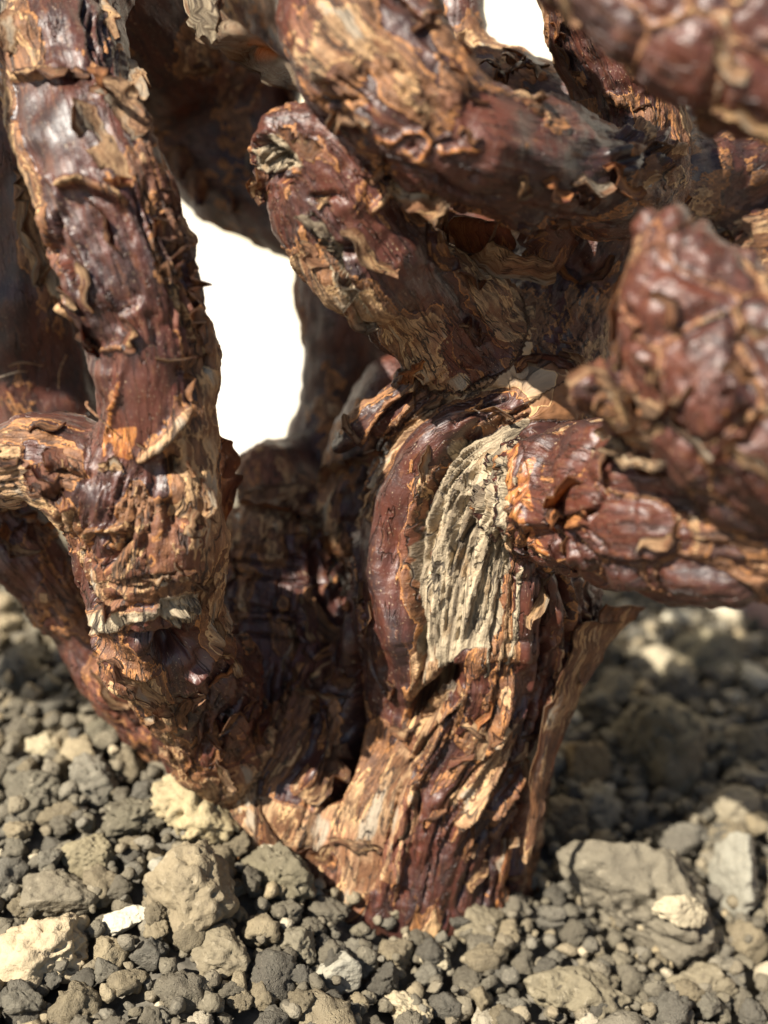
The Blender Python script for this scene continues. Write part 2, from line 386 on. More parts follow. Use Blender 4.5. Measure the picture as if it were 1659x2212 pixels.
print('setting', time.time() - T0)

# ------------------------------------------------------------------ the plant: one skin over all limbs, worked, then split into trunk and branches
FINE = 0.0205
V0, F0 = remesh([(C, R) for n, r, C, R in LB if r == 0], .07, FINE, 5)
V1, F1 = remesh([(C, R) for n, r, C, R in LB if r == 1], .08, .065, 4)
print('remesh', len(V0), len(V1), time.time() - T0)
V = np.vstack([V0, V1]).astype(np.float32); F = np.vstack([F0, F1 + len(V0)]); NV = len(V)
def normals(V):
    d1 = V[F[:, 2]] - V[F[:, 0]]; d2 = V[F[:, 3]] - V[F[:, 1]]
    fn = np.cross(d1, d2); out = np.zeros((NV, 3), np.float32)
    for c in range(3):
        out[:, c] = sum(np.bincount(F[:, kk], weights=fn[:, c], minlength=NV) for kk in range(4))
    return out / np.maximum(np.linalg.norm(out, axis=1), 1e-9)[:, None]
NAMES = sorted(set(n for n, *_ in LB), key=[n for n, *_ in LB].index)
NL = len(LB)
sdf = np.full((NV, NL), 9.0, np.float32); sidx = np.zeros((NV, NL), np.int16)
for li, (nm, res, C, R) in enumerate(LB):
    lo = C.min(0) - R.max() - .6; hi = C.max(0) + R.max() + .6
    sel = np.where(np.all((V > lo) & (V < hi), axis=1))[0]
    if not len(sel): continue
    C32 = C.astype(np.float32)
    D2 = (V[sel] ** 2).sum(1)[:, None] + (C32 ** 2).sum(1)[None] - 2 * V[sel] @ C32.T
    D = np.sqrt(np.maximum(D2, 0)) - R[None].astype(np.float32)
    k = D.argmin(1); sdf[sel, li] = D[np.arange(len(sel)), k]; sidx[sel, li] = k
wt = np.exp(-(sdf - sdf.min(1)[:, None]) / 0.06); wt[sdf > 1.2] = 0; wt /= wt.sum(1)[:, None]
best = wt.argmax(1)
TWIST = {'trunk': 0.16, 'branch_d': 0.25, 'branch_c': -0.2}
def limb_co(li, sel):
    nm, res, C, R = LB[li]
    Tn, U, W = frames(C); k = sidx[sel, li]
    sl_ = np.concatenate([[0], np.cumsum(np.linalg.norm(np.diff(C, axis=0), axis=1))])
    d = V[sel] - C[k]; s = sl_[k] + (d * Tn[k]).sum(1)
    a = (d * U[k]).sum(1); b = (d * W[k]).sum(1); t = TWIST.get(nm, 0.0) * s
    return np.stack([s, a * np.cos(t) - b * np.sin(t), a * np.sin(t) + b * np.cos(t)], 1).astype(np.float32) + 13.7 * li
bco = np.zeros((NV, 3), np.float32); fib = np.zeros(NV, np.float32); plate = np.zeros(NV, np.float32)
def cells(P):                                                     # F1, F2 of a jittered lattice
    i0 = np.floor(P).astype(np.int32); f1 = np.full(len(P), 9., np.float32); f2 = f1.copy()
    for dx in (-1, 0, 1):
        for dy in (-1, 0, 1):
            for dz in (-1, 0, 1):
                c = i0 + np.array([dx, dy, dz]); h = _perm[(_perm[(_perm[c[:, 0] & 4095] + c[:, 1]) & 4095] + c[:, 2]) & 4095]
                q = c + 0.5 + 0.42 * np.stack([_val[h], _val[(h + 77) & 4095], _val[(h + 190) & 4095]], 1)
                d = np.linalg.norm(P - q, axis=1); m = d < f1
                f2 = np.where(m, f1, np.minimum(f2, d)); f1 = np.where(m, d, f1)
    return f1, f2
scar = np.zeros(NV, np.float32)
for li in range(NL):
    sel = np.where(wt[:, li] > 0.02)[0]
    if not len(sel): continue
    c = limb_co(li, sel); ww = wt[sel, li]
    fib[sel] += ww * ridged(c * np.array([1.1, 6.5, 6.5], np.float32), 3)
    wv = np.stack([fbm(c * 1.7 + 5, 3), fbm(c * 1.7 + 50, 3), fbm(c * 1.7 + 90, 3)], 1)
    plate[sel] += ww * 1.5 * fbm((c + 0.35 * wv) * np.array([.85, 2.1, 2.1], np.float32), 5, gain=0.52)
    bm_ = best[sel] == li; bco[sel[bm_]] = c[bm_]
    if LB[li][0] in ('branch_h', 'branch_i', 'branch_g'):
        f1, f2 = cells((c + 0.12 * wv) * np.array([2.0, 2.0, 2.0], np.float32)); e = f2 - f1
        scar[sel] += ww * (0.085 * sstep(0.0, 0.45, e) - 0.04)
        plate[sel] = plate[sel] * (1 - 0.6 * ww) + ww * (0.40 - 0.74 * sstep(0.02, 0.17, e))
print('limb coords', time.time() - T0)
# --- picking: which point of the skin lies on a given sight line, so that ridges, furrows and flakes can be laid on it
CELL = 4.0; GW, GH = int(2000 / CELL), int(2600 / CELL)
def make_pick():
    global PX, PY, PZ, GRID, FRONT
    PX, PY, PZ = project(V.astype(np.float64)); FRONT = ((V - CAM) * N).sum(1) < 0
    gx = ((PX + 150) / CELL).astype(int); gy = ((PY + 150) / CELL).astype(int)
    ok = np.where((gx >= 0) & (gy >= 0) & (gx < GW) & (gy < GH) & FRONT)[0]
    ok = ok[np.argsort(-PZ[ok])]; GRID = np.full((GH, GW), -1, np.int64); GRID[gy[ok], gx[ok]] = ok
def pick(x, y):
    cx, cy = int((x + 150) / CELL), int((y + 150) / CELL)
    for r in range(0, 14):
        y0, x0 = max(cy - r, 0), max(cx - r, 0); sub = GRID[y0:cy + r + 1, x0:cx + r + 1]; ids = sub[sub >= 0]
        if len(ids):
            if r == 0 and len(ids) == 1: return ids[0]
            d = (PX[ids] - x) ** 2 + (PY[ids] - y) ** 2 + (300 * (PZ[ids] - PZ[ids].min())) ** 2 * 0.2
            return ids[d.argmin()]
    return None
def line3d(pts, step=6.0):
    pts = np.array(pts, float); n = max(4, int(np.sum(np.linalg.norm(np.diff(pts, axis=0), axis=1)) / step))
    q = catmull(pts, n); ids = [pick(*p) for p in q]; ids = [i for i in ids if i is not None]
    if len(ids) < 3: return None, None
    L = V[ids].astype(float); z = PZ[ids]
    med = np.array([np.median(z[max(0, i - 3):i + 4]) for i in range(len(z))]); keep = np.abs(z - med) < 0.25
    L = L[keep]
    if len(L) < 3: return None, None
    for _ in range(2): L[1:-1] = 0.25 * L[:-2] + 0.5 * L[1:-1] + 0.25 * L[2:]
    return L, float(z.mean())
def seg_dist(P, L, k):
    """distance from points P to the polyline L near its sample k, and the running parameter"""
    best_d = None
    for a_ in (-1, 0):
        i = np.clip(k + a_, 0, len(L) - 2); A_ = L[i]; e_ = L[i + 1] - A_; t = np.clip(((P - A_) * e_).sum(1) / np.maximum((e_ * e_).sum(1), 1e-12), 0, 1)
        d_ = np.linalg.norm(P - A_ - e_ * t[:, None], axis=1); u_ = i + t
        if best_d is None: best_d, best_u = d_, u_
        else: m_ = d_ < best_d; best_d = np.where(m_, d_, best_d); best_u = np.where(m_, u_, best_u)
    return best_d, best_u
def owner0(): return np.array([n for n, *_ in LB])[best]
# the trunk's grain swirls: sample lines of flow, ordered across the trunk
FLOW = [[(930,790),(800,900),(745,1010),(735,1150),(750,1300),(750,1450),(690,1600),(630,1720),(590,1820)],
 [(1000,800),(860,900),(790,1010),(765,1150),(775,1300),(785,1450),(750,1600),(690,1730),(650,1860)],
 [(1090,860),(940,930),(860,1040),(825,1180),(825,1320),(850,1450),(825,1600),(760,1730),(720,1900)],
 [(1130,890),(990,950),(910,1060),(880,1200),(890,1340),(905,1470),(885,1600),(815,1730),(780,1930)],
 [(1130,920),(1030,1000),(970,1120),(940,1250),(935,1380),(945,1470),(925,1590),(855,1720),(815,1945)],
 [(1140,930),(1085,1050),(1060,1180),(1020,1300),(985,1420),(990,1490),(955,1600),(890,1720),(845,1950)],
 [(1130,1000),(1110,1070),(1095,1180),(1080,1290),(1060,1400),(1050,1490),(1010,1600),(935,1730),(880,1955)],
 [(1150,1080),(1140,1190),(1135,1300),(1125,1400),(1115,1480),(1075,1590),(1000,1710),(940,1820),(910,1958)],
 [(1190,1120),(1180,1220),(1190,1320),(1185,1410),(1170,1490),(1130,1600),(1055,1720),(985,1830),(950,1958)],
 [(1230,1150),(1225,1230),(1250,1330),(1245,1430),(1220,1520),(1175,1630),(1105,1740),(1035,1840),(1000,1958)],
 [(1270,1200),(1290,1300),(1285,1400),(1262,1500),(1220,1600),(1165,1710),(1115,1790),(1075,1870),(1050,1950)]]
N = normals(V); make_pick()
fl = np.where(((owner0() == 'trunk') | ((owner0() == 'branch_i') & (PX < 1135)) | ((owner0() == 'branch_q') & (PX > 900))) & FRONT & (PX > 560) & (PX < 1330) & (PY > 740) & (PY < 2050))[0]
dd = np.full((len(fl), len(FLOW)), 9., np.float32); ss = np.zeros_like(dd)
for q_, ln_ in enumerate(FLOW):
    L_, _z = line3d(ln_)
    if L_ is None: continue
    al_ = np.concatenate([[0], np.cumsum(np.linalg.norm(np.diff(L_, axis=0), axis=1))]); al_ = al_ - al_[-1]
    D_ = ((V[fl][:, None] - L_[None].astype(np.float32)) ** 2).sum(2); kk_ = D_.argmin(1); d_, u_ = seg_dist(V[fl].astype(float), L_, kk_); dd[:, q_] = d_; ss[:, q_] = np.interp(u_, np.arange(len(L_)), al_)
LATC = np.arange(len(FLOW)) * .235; ar_ = np.arange(len(fl)); nf_ = len(FLOW)
i_ = dd.argmin(1); dl_ = np.where(i_ > 0, dd[ar_, np.maximum(i_ - 1, 0)], 9.); dr_ = np.where(i_ < nf_ - 1, dd[ar_, np.minimum(i_ + 1, nf_ - 1)], 9.)
j_ = np.where(dl_ < dr_, i_ - 1, i_ + 1); di_ = dd[ar_, i_]; dj_ = dd[ar_, j_]; t_ = di_ / np.maximum(di_ + dj_, 1e-5)
lat_ = LATC[i_] * (1 - t_) + LATC[j_] * t_; sg_ = ss[ar_, i_] * (1 - t_) + ss[ar_, j_] * t_
out_ = ((i_ == 0) | (i_ == nf_ - 1)) & (dj_ > di_ + .12); lat_ = np.where(out_, LATC[i_] + np.where(i_ == 0, -1, 1) * di_, lat_); sg_ = np.where(out_, ss[ar_, i_], sg_)
near_ = sstep(.75, .35, dd.min(1))
nb = np.stack([sg_, lat_, 0.06 * fbm(V[fl] * .8, 1)], 1).astype(np.float32) + 71.0
put = near_ > .5; bco[fl[put]] = nb[put]
fib[fl] = fib[fl] * (1 - near_) + near_ * 1.5 * ridged(nb * np.array([.7, 8.5, 1.0], np.float32), 3)
wv = np.stack([fbm(nb * 1.7 + 5, 3), fbm(nb * 1.7 + 50, 3), fbm(nb * 1.7 + 90, 3)], 1)
plate[fl] = plate[fl] * (1 - near_) + near_ * 1.5 * fbm((nb + .22 * wv) * np.array([.32, 4.2, 1.0], np.float32), 5, gain=.5)
print('flow', time.time() - T0)
lump = (0.085 * fbm(V * 0.9, 2) + 0.05 * fbm(V * 2.3, 2)) * np.where(np.isin(owner0(), ('branch_c', 'branch_d', 'branch_f', 'branch_a', 'branch_j', 'branch_l')), 1.9, 1.0)
V = V + N * (lump + scar)[:, None]; N = normals(V)

make_pick()
MASK = {k: np.zeros(NV, np.float32) for k in ('wood', 'red', 'tan', 'orange')}
disp = np.zeros(NV, np.float32); calm = np.zeros(NV, np.float32)
IDX0 = np.arange(NV)
def stroke(pts, w, h, wob=0.25, taper=True, sharp=False, calm_=0.0, **paint):
    """w half width in measuring px, h height (+) or depth (-) in cm; laid on the skin along pts"""
    L, z = line3d(pts)
    if L is None: return
    wc = max(w * z * TH / 1106, 1.05 * FINE); R3 = wc * 2.2
    lo = L.min(0) - R3; hi = L.max(0) + R3
    sel = np.where(np.all((V > lo) & (V < hi), axis=1))[0]
    if not len(sel): return
    D2 = ((V[sel][:, None, :] - L[None].astype(np.float32)) ** 2).sum(2) if len(sel) * len(L) < 4e7 else None
    if D2 is None: return
    k = D2.argmin(1); d, k = seg_dist(V[sel].astype(float), L, k)
    m = d < R3; sel = sel[m]; d = d[m]; k = k[m]
    t = k / (len(L) - 1)
    tp = np.minimum(1, np.minimum(t, 1 - t) * 6 + 0.25) if taper else 1.0
    wl_ = wc * (0.55 + 0.45 * tp) * (1 + wob * fbm(V[sel] * 3.1, 2) * 1.6)
    x = d / np.maximum(wl_, 1e-4)
    prof = np.exp(-x ** 2 * (1.4 if not sharp else 1.0)) if not sharp else np.clip(1 - x, 0, 1) ** 0.8
    disp[sel] += h * tp * prof
    a = sstep(1.25, 0.55, x)
    if calm_: calm[sel] = np.maximum(calm[sel], calm_ * a)
    for kk, v in paint.items(): MASK[kk][sel] = np.maximum(MASK[kk][sel], v * a) if v > 0 else MASK[kk][sel] * (1 + v * a)
def furrows(A, B, n, w, h, jit=4.0, **paint):
    A = catmull(np.array(A, float), 14); B = catmull(np.array(B, float), 14)
    for i in range(n):
        t = (i + 0.5 + random.uniform(-.25, .25)) / n
        u0, u1 = (random.uniform(0, .3), random.uniform(.7, 1)) if i % 2 else (random.uniform(0, .12), random.uniform(.88, 1))
        P = (A * (1 - t) + B * t)[int(u0 * 13):max(int(u1 * 13) + 1, int(u0 * 13) + 4)]
        ph = random.uniform(0, 6)
        P = P + np.stack([jit * np.sin(np.arange(len(P)) * 0.9 + ph), jit * 0.5 * np.cos(np.arange(len(P)) * 0.7 + ph)], 1)
        stroke(P, w * random.uniform(.7, 1.4), h * random.uniform(.6, 1.3), sharp=True, **paint)
def region(poly, h=0.0, soft=8.0, rag=10.0, calm_=0.0, **paint):
    poly = np.array(poly, float); lo, hi = poly.min(0) - 30, poly.max(0) + 30
    sel = np.where(FRONT & (PX > lo[0]) & (PX < hi[0]) & (PY > lo[1]) & (PY < hi[1]))[0]
    gx = np.clip(((PX[sel] + 150) / CELL).astype(int), 0, GW - 1); gy = np.clip(((PY[sel] + 150) / CELL).astype(int), 0, GH - 1)
    g = GRID[gy, gx]; sel = sel[(g < 0) | (PZ[sel] < PZ[np.maximum(g, 0)] + 0.3)]
    x, y = PX[sel], PY[sel]; inside = np.zeros(len(sel), bool); dist = np.full(len(sel), 1e9)
    for (x0, y0), (x1, y1) in zip(poly, np.roll(poly, -1, 0)):
        cr = ((y0 > y) != (y1 > y)) & (x < (x1 - x0) * (y - y0) / (y1 - y0 + 1e-9) + x0); inside ^= cr
        ex, ey = x1 - x0, y1 - y0; t = np.clip(((x - x0) * ex + (y - y0) * ey) / (ex * ex + ey * ey + 1e-9), 0, 1)
        dist = np.minimum(dist, np.hypot(x - x0 - t * ex, y - y0 - t * ey))
    sd = np.where(inside, dist, -dist) + rag * fbm(V[sel] * 3.3, 4) * 2
    a = sstep(-soft * .5, soft * .5, sd)
    disp[sel] += h * a
    if calm_: calm[sel] = np.maximum(calm[sel], calm_ * a)
    for kk, v in paint.items(): MASK[kk][sel] = np.maximum(MASK[kk][sel], v * a) if v > 0 else MASK[kk][sel] * (1 + v * a)
def RG(ox, oy, k): return lambda *p: [(ox + k * a, oy + k * b) for a, b in p]
R1 = RG(658.3, 740.6, .3968); R2 = RG(548.6, 1316.7, .4299); R3 = RG(384.0, 1014.9, .3472); R4 = RG(0, 822.9, .3472)
R5 = RG(0, 0, .397); R6 = RG(493.7, 109.7, .3638); R7 = RG(1097.2, 658.3, .3386)

# --- main trunk: red vein, bare wood lens, furrows, collar
region(R1((300,620),(700,200),(1000,100),(1350,180),(1330,360),(1100,260),(800,330),(560,520),(380,760)), tan=.35, calm_=.5)
region(R1((1050,470),(830,550),(720,690),(640,850),(585,1050),(585,1400),(640,1720),(720,1740),(690,1400),(695,1150),(770,950),(880,720),(1060,510)), h=-.05, wood=.75, calm_=.4)
stroke(R1((1120,310),(920,360),(760,480),(610,650),(500,850),(455,1050),(450,1250),(475,1450),(510,1620),(525,1780)), 48, .17, red=1.1, calm_=.8)
stroke(R1((1200,400),(1000,460),(840,550),(750,680),(665,840),(610,1000),(598,1200),(605,1400),(630,1600),(655,1790)), 10, -.20)
stroke(R1((1150,250),(920,262),(760,335),(610,440),(490,580),(400,760),(320,920),(282,1060),(290,1250),(335,1420),(350,1600)), 8, -.12, sharp=True)
stroke(R1((880,300),(760,360),(640,470),(540,600)), 5, -.05, sharp=True); stroke(R1((1100,320),(960,370),(860,440),(820,490)), 5, -.07, sharp=True)
stroke(R1((1060,390),(930,450),(860,520),(780,570)), 5, -.06, sharp=True); stroke(R1((1230,340),(1130,390),(1040,440)), 6, -.1, sharp=True)
stroke(R1((300,720),(200,820),(190,950),(230,1080)), 20, .07, tan=.6)
furrows(R1((1000,480),(820,640),(700,860),(610,1100),(610,1400),(650,1700)), R1((1050,500),(880,700),(760,950),(690,1150),(680,1400),(720,1700)), 5, 4, -.07, wood=.45)
WOODP = R1((1210,425),(1050,490),(930,600),(860,740),(760,950),(690,1150),(680,1400),(700,1600),(745,1790),(860,1700),(1000,1659),(1060,1550),(1090,1300),(1110,1080),(1090,850),(1100,650),(1150,520))
stroke(R1((1150,520),(1095,660),(1085,850),(1105,1080),(1085,1300),(1055,1550)), 9, .05, red=.3)
region(WOODP, h=-.02, soft=16, rag=12, wood=1.0, calm_=1.0)
stroke(R1((1090,850),(1050,1010),(960,1200),(900,1400),(850,1620)), 16, .07)
stroke(R1((1150,480),(1000,560),(900,680),(840,800)), 14, .06)
stroke(R1((860,720),(780,900),(720,1100),(700,1300)), 14, .05)
furrows(R1((1080,500),(880,740),(740,1050),(700,1350),(760,1750)), R1((1140,560),(1080,850),(1080,1100),(1040,1450),(900,1700)), 17, 2.6, -.055, jit=3.0)
stroke(R1((830,760),(790,900),(700,1060)), 6, -.1, sharp=True); stroke(R1((960,900),(870,1050),(780,1180)), 4, -.07, sharp=True)
stroke(R1((1120,1060),(1090,1250),(1040,1500),(1000,1700)), 7, -.1, sharp=True)
stroke(R1((1165,1150),(1195,1300),(1185,1450),(1185,1600),(1200,1780)), 30, .15, red=1.0, calm_=.8)
stroke(R1((1250,1170),(1290,1350),(1290,1500),(1260,1659)), 7, -.09, sharp=True)
stroke(R1((1310,1200),(1350,1380),(1350,1550),(1330,1659)), 14, .07, tan=.2); stroke(R1((1400,1230),(1440,1400),(1420,1600)), 8, .06, tan=.6)
stroke(R1((1370,1200),(1400,1400),(1390,1650)), 5, -.07, sharp=True); stroke(R1((1480,1300),(1500,1480),(1450,1659)), 7, -.1, sharp=True)
region(R1((1140,540),(1240,480),(1400,470),(1560,560),(1600,800),(1500,960),(1380,1010),(1300,1130),(1200,1000),(1120,860),(1100,700)), red=.9, calm_=.6)
stroke(R1((1150,560),(1115,690),(1140,830),(1200,980),(1270,1100),(1320,1150)), 15, .035, orange=.9); stroke(R1((1100,640),(1090,780),(1120,930),(1180,1050)), 8, -.14, sharp=True)
stroke(R1((1240,640),(1190,760),(1230,900)), 16, .015, orange=.7)
stroke(R1((1340,1010),(1450,960),(1600,900)), 10, -.14, sharp=True); stroke(R1((1560,960),(1640,820),(1659,700)), 10, -.12, sharp=True)
furrows(R1((1380,1030),(1480,1130),(1560,1300)), R1((1500,980),(1600,1050),(1680,1200)), 5, 5, -.09, tan=.5)
# --- lower trunk
stroke(R2((508,250),(512,420),(508,560),(490,700),(465,820),(420,900),(350,965)), 15, -.34)
stroke(R2((470,300),(440,450),(395,580),(345,720),(300,830),(230,890)), 26, .15, tan=.9)
region(R2((545,330),(620,500),(700,590),(790,700),(830,1000),(700,1400),(420,1180),(180,1280),(20,950),(280,1010),(440,950),(520,700)), tan=1.0, calm_=.75)
stroke(R2((700,590),(760,700),(830,720),(880,640)), 10, -.06); stroke(R2((1070,430),(960,555),(875,640),(830,720),(770,780)), 6, -.10, sharp=True)
stroke(R2((1010,380),(1060,440),(960,520),(900,560)), 7, .05, tan=.8)
stroke(R2((835,760),(822,900),(830,1040)), 5, -.10, sharp=True); stroke(R2((745,870),(710,1000),(660,1195)), 6, -.10, sharp=True)
stroke(R2((780,980),(770,1110),(712,1180),(722,1300)), 6, -.10, sharp=True); stroke(R2((375,1150),(480,1165),(560,1190),(650,1195)), 5, -.07, sharp=True)
region(R2((380,1160),(650,1205),(640,1420),(480,1400)), h=-.03, soft=5, rag=4, tan=1.0, calm_=.8)
region(R2((840,1120),(1010,1060),(1170,1100),(1150,1500),(850,1500),(760,1380)), red=.8, calm_=.4)
region(R2((900,700),(1000,650),(1060,720),(960,830),(870,820)), red=.9); region(R2((1150,250),(1350,200),(1400,480),(1200,560),(1050,520)), red=.8)
stroke(R2((880,1000),(1000,870),(1090,780),(1200,640)), 15, .06, red=.5); stroke(R2((1010,1080),(1130,960),(1200,830),(1260,700)), 7, .06, tan=.9)
stroke(R2((1140,1030),(1240,950),(1310,860),(1370,770)), 7, .08, tan=.9); stroke(R2((1150,1500),(1175,1200),(1200,1050)), 6, -.10, sharp=True)
stroke(R2((1215,1490),(1245,1250),(1275,1080)), 6, .08, orange=.9); stroke(R2((1275,1480),(1300,1200),(1340,900),(1370,760)), 14, -.16)
stroke(R2((600,120),(590,250),(650,400),(690,560)), 5, -.07, sharp=True); stroke(R2((650,130),(640,250),(660,370)), 4, .03, tan=.7)
stroke(R2((840,0),(850,180),(840,330),(800,450)), 8, -.12, sharp=True); stroke(R2((1450,150),(1420,380),(1380,600)), 6, -.08, sharp=True); stroke(R2((1400,430),(1290,560),(1180,640)), 5, .05, tan=.8)
def flow_stroke(t, u0, u1, w, h, **kw):
    i = min(int(t), len(FLOW) - 2); f = t - i; A = catmull(np.array(FLOW[i], float), 30); B = catmull(np.array(FLOW[i + 1], float), 30); P = A * (1 - f) + B * f
    P = P[int(u0 * 29):int(u1 * 29) + 1]
    if len(P) >= 4: stroke(P[::2] if len(P) > 8 else P, w, h, **kw)
for q in range(11):
    flow_stroke(random.uniform(3.1, 6.6), random.uniform(.02, .3), random.uniform(.45, .66), random.uniform(2.0, 3.6), random.choice((-.035, -.03, .02)), sharp=True, wood=random.uniform(.75, 1.0))
for q in range(64):
    t = random.uniform(0, 9.95); u0 = random.uniform(0, .85); u1 = min(1, u0 + random.uniform(.12, .4))
    if 1.4 < t < 6.2 and u0 < .58: t = random.choice((random.uniform(0, 1.3), random.uniform(6.3, 9.9)))
    if q % 2: flow_stroke(t, u0, u1, random.uniform(2.5, 4.5), random.uniform(-.09, -.05), sharp=True)
    elif q % 4 == 0: flow_stroke(t, u0, u1, random.uniform(2.5, 4.5), random.uniform(.03, .05), tan=random.uniform(.7, 1))
    else: flow_stroke(t, u0, u1, random.uniform(6, 12), random.uniform(.04, .07), red=random.uniform(.3, .9))
stroke(R2((1010,310),(930,420),(870,490),(800,560)), 27, -.60, wood=-1.0, tan=-1.0, calm_=.6)
region(R2((545,330),(620,500),(700,590),(790,700),(820,1000),(700,1400),(420,1180),(180,1280),(20,950),(280,1010),(440,950),(520,700)), tan=.95, red=-.9, calm_=.6)
region([(440,1090),(740,1090),(750,1300),(730,1450),(690,1600),(600,1690),(450,1640),(430,1400)], tan=.42, red=-1.0)
stroke(R2((508,250),(512,420),(508,560),(490,700),(465,820),(420,900),(350,965)), 13, -.30, tan=-.8, calm_=.5)
# --- shaded stump in the fork
furrows(R3((230,560),(230,800),(230,1000)), R3((820,560),(830,800),(760,980)), 2, 5, -.05)
for yy in (480, 560, 640, 830, 870, 930, 1010): stroke(R3((240, yy + random.uniform(-20, 20)), (450, yy + 10), (640, yy + random.uniform(0, 60)), (800, yy + 60)), 4.5, -.06, sharp=True)
stroke(R3((850,420),(870,650),(900,800),(1000,960)), 12, -.16); stroke(R3((1110,580),(1115,700),(1120,800)), 8, -.22, sharp=True)
furrows(R3((1000,500),(940,620),(960,760)), R3((1120,480),(1150,700),(1090,900)), 5, 4, -.06, wood=.6)
furrows(R3((200,1330),(110,1600),(90,1850)), R3((460,1450),(330,1600),(200,1850)), 6, 6, -.10, tan=.3)
furrows(R3((520,1200),(480,1500),(450,1800)), R3((800,1250),(760,1500),(700,1800)), 5, 6, -.08)
stroke(R3((820,1250),(860,1380),(830,1580)), 8, -.12)
# --- joint of the peeling branch with its broken stub
stroke(R4((960,1620),(1080,1650),(1190,1630)), 34, -.45, wob=.7); stroke(R4((980,1720),(1080,1740)), 26, -.22); stroke(R4((800,1580),(880,1600),(940,1620)), 18, -.12)
region(R4((590,1440),(760,1390),(900,1400),(1040,1330),(1180,1300),(1250,1400),(1220,1520),(1100,1570),(1020,1490),(860,1530),(700,1540),(600,1560)), tan=1.0, wood=.60)
for q in range(26):
    cx_, cy_ = random.uniform(610, 1220), random.uniform(1350, 1500); stroke(R4((cx_ - 22, cy_ + random.uniform(-20, 20)), (cx_, cy_), (cx_ + 24, cy_ + random.uniform(-25, 25))), random.uniform(5, 13), random.choice((.05, .07, -.05, -.07)), taper=False)
stroke(R4((1270,1480),(1275,1640),(1250,1780),(1150,1830)), 11, .14, tan=.8); stroke(R4((600,1550),(700,1680),(850,1780),(980,1810)), 14, .10, red=.4)
stroke(R4((1060,470),(1080,520),(1090,560)), 17, -.20); stroke(R4((810,950),(720,1050),(640,1150)), 12, -.20); stroke(R4((1010,740),(1080,820),(1070,900)), 20, -.15)
stroke(R4((560,1000),(590,930),(660,930),(800,920)), 7, .07, tan=.7); stroke(R4((860,500),(950,420),(1050,330),(1150,180)), 10, .07, tan=.9); stroke(R4((760,0),(720,180),(690,330),(660,480)), 7, .05, orange=.8)
region(R4((760,0),(960,-40),(1020,130),(930,300),(850,420),(740,300),(740,120)), red=1.0, calm_=.9)
region(R4((680,300),(830,300),(820,480),(720,480)), orange=.8)
furrows(R4((660,520),(600,800),(520,1050),(440,1250)), R4((980,560),(960,800),(940,1000),(900,1200)), 9, 5, -.07)
furrows(R4((380,800),(400,1000),(420,1250),(560,1500)), R4((560,800),(560,1000),(580,1250),(640,1480)), 5, 5, -.08, tan=.3)
furrows(R4((620,1180),(800,1220),(1000,1190),(1200,1150)), R4((620,1320),(800,1300),(1000,1260),(1200,1250)), 4, 4, -.07, tan=.6)
region(R4((-60,380),(170,400),(180,620),(100,780),(-60,800)), tan=1.0); region(R4((200,420),(380,400),(420,560),(330,700),(180,720)), red=.5, tan=.5)
furrows(R4((-60,420),(80,430),(180,440)), R4((-60,760),(60,740),(150,700)), 6, 4, -.05)
stroke(R4((300,520),(430,580),(560,590)), 9, -.12); stroke(R4((350,720),(420,660)), 8, -.14)
# --- peeling glossy branch
region(R5((60,-60),(430,-60),(470,200),(500,425),(260,410),(130,440),(60,420)), h=.035, soft=4, rag=6, red=.2, tan=.25, calm_=.5)
region(R5((70,445),(400,460),(450,680),(520,880),(420,980),(200,950),(110,700)), red=1.4, calm_=.95)
region(R5((310,1020),(430,1000),(580,1060),(690,1150),(780,1620),(640,1690),(560,1560),(450,1380),(330,1180)), h=-.06, soft=5, rag=6, red=.9, calm_=.5)
stroke(R5((330,1000),(440,985),(570,1040),(680,1110)), 9, .06, tan=1.0); stroke(R5((300,1150),(345,1330),(430,1600)), 9, -.14, sharp=True)
stroke(R5((250,1150),(300,1350),(350,1480)), 14, .06, tan=.7); stroke(R5((640,1700),(700,1680),(770,1640)), 5, -.08, sharp=True)
stroke(R5((100,950),(130,1200),(200,1400),(300,1580),(420,1700)), 14, .08, tan=1.0)
furrows(R5((680,950),(800,1300),(900,1600),(960,2000)), R5((860,1000),(1020,1400),(1110,1900),(1100,2050)), 7, 6, -.10, tan=.2)
region(R5((700,1900),(830,1860),(960,2010),(900,2250),(680,2300)), red=1.0, calm_=.9); stroke(R5((560,1900),(690,1900),(640,2150)), 5, .03, tan=.9)
furrows(R5((440,0),(450,200),(520,380)), R5((650,0),(640,250),(700,600)), 5, 6, -.08)
stroke(R5((470,640),(560,740),(640,900),(700,1000)), 10, -.10, sharp=True)
# --- the stub and the branch that crosses above it
region([(600,-40),(900,-40),(960,200),(760,200),(640,120)], red=.32, calm_=.2)
region([(640,150),(760,60),(960,240),(1100,200),(1250,330),(1250,430),(1080,470),(900,410),(760,290)], red=.36, calm_=.2)
region([(640,240),(760,300),(900,480),(1000,650),(900,720),(760,560),(650,420)], red=.3)
region(R6((430,240),(560,330),(880,660),(700,720),(560,560),(380,400)), red=.6); region(R6((90,600),(250,480),(420,560),(440,700),(260,780),(130,740)), wood=.7, h=-.04)
for q in range(16): stroke(R6((random.uniform(100, 420), random.uniform(520, 800)), (random.uniform(200, 420), random.uniform(520, 800)), (random.uniform(200, 420), random.uniform(560, 800))), 5, -.09, sharp=True)
stroke(R6((470,870),(560,860),(640,850),(700,900)), 8, -.08, sharp=True); stroke(R6((840,950),(950,820),(980,780)), 8, .04, tan=.8); stroke(R6((620,1180),(700,1190),(760,1180)), 12, -.10)
furrows(R6((420,950),(520,1140),(720,1500),(850,1620)), R6((520,960),(640,1130),(760,1400),(900,1580)), 3, 5, -.07, wood=.6)
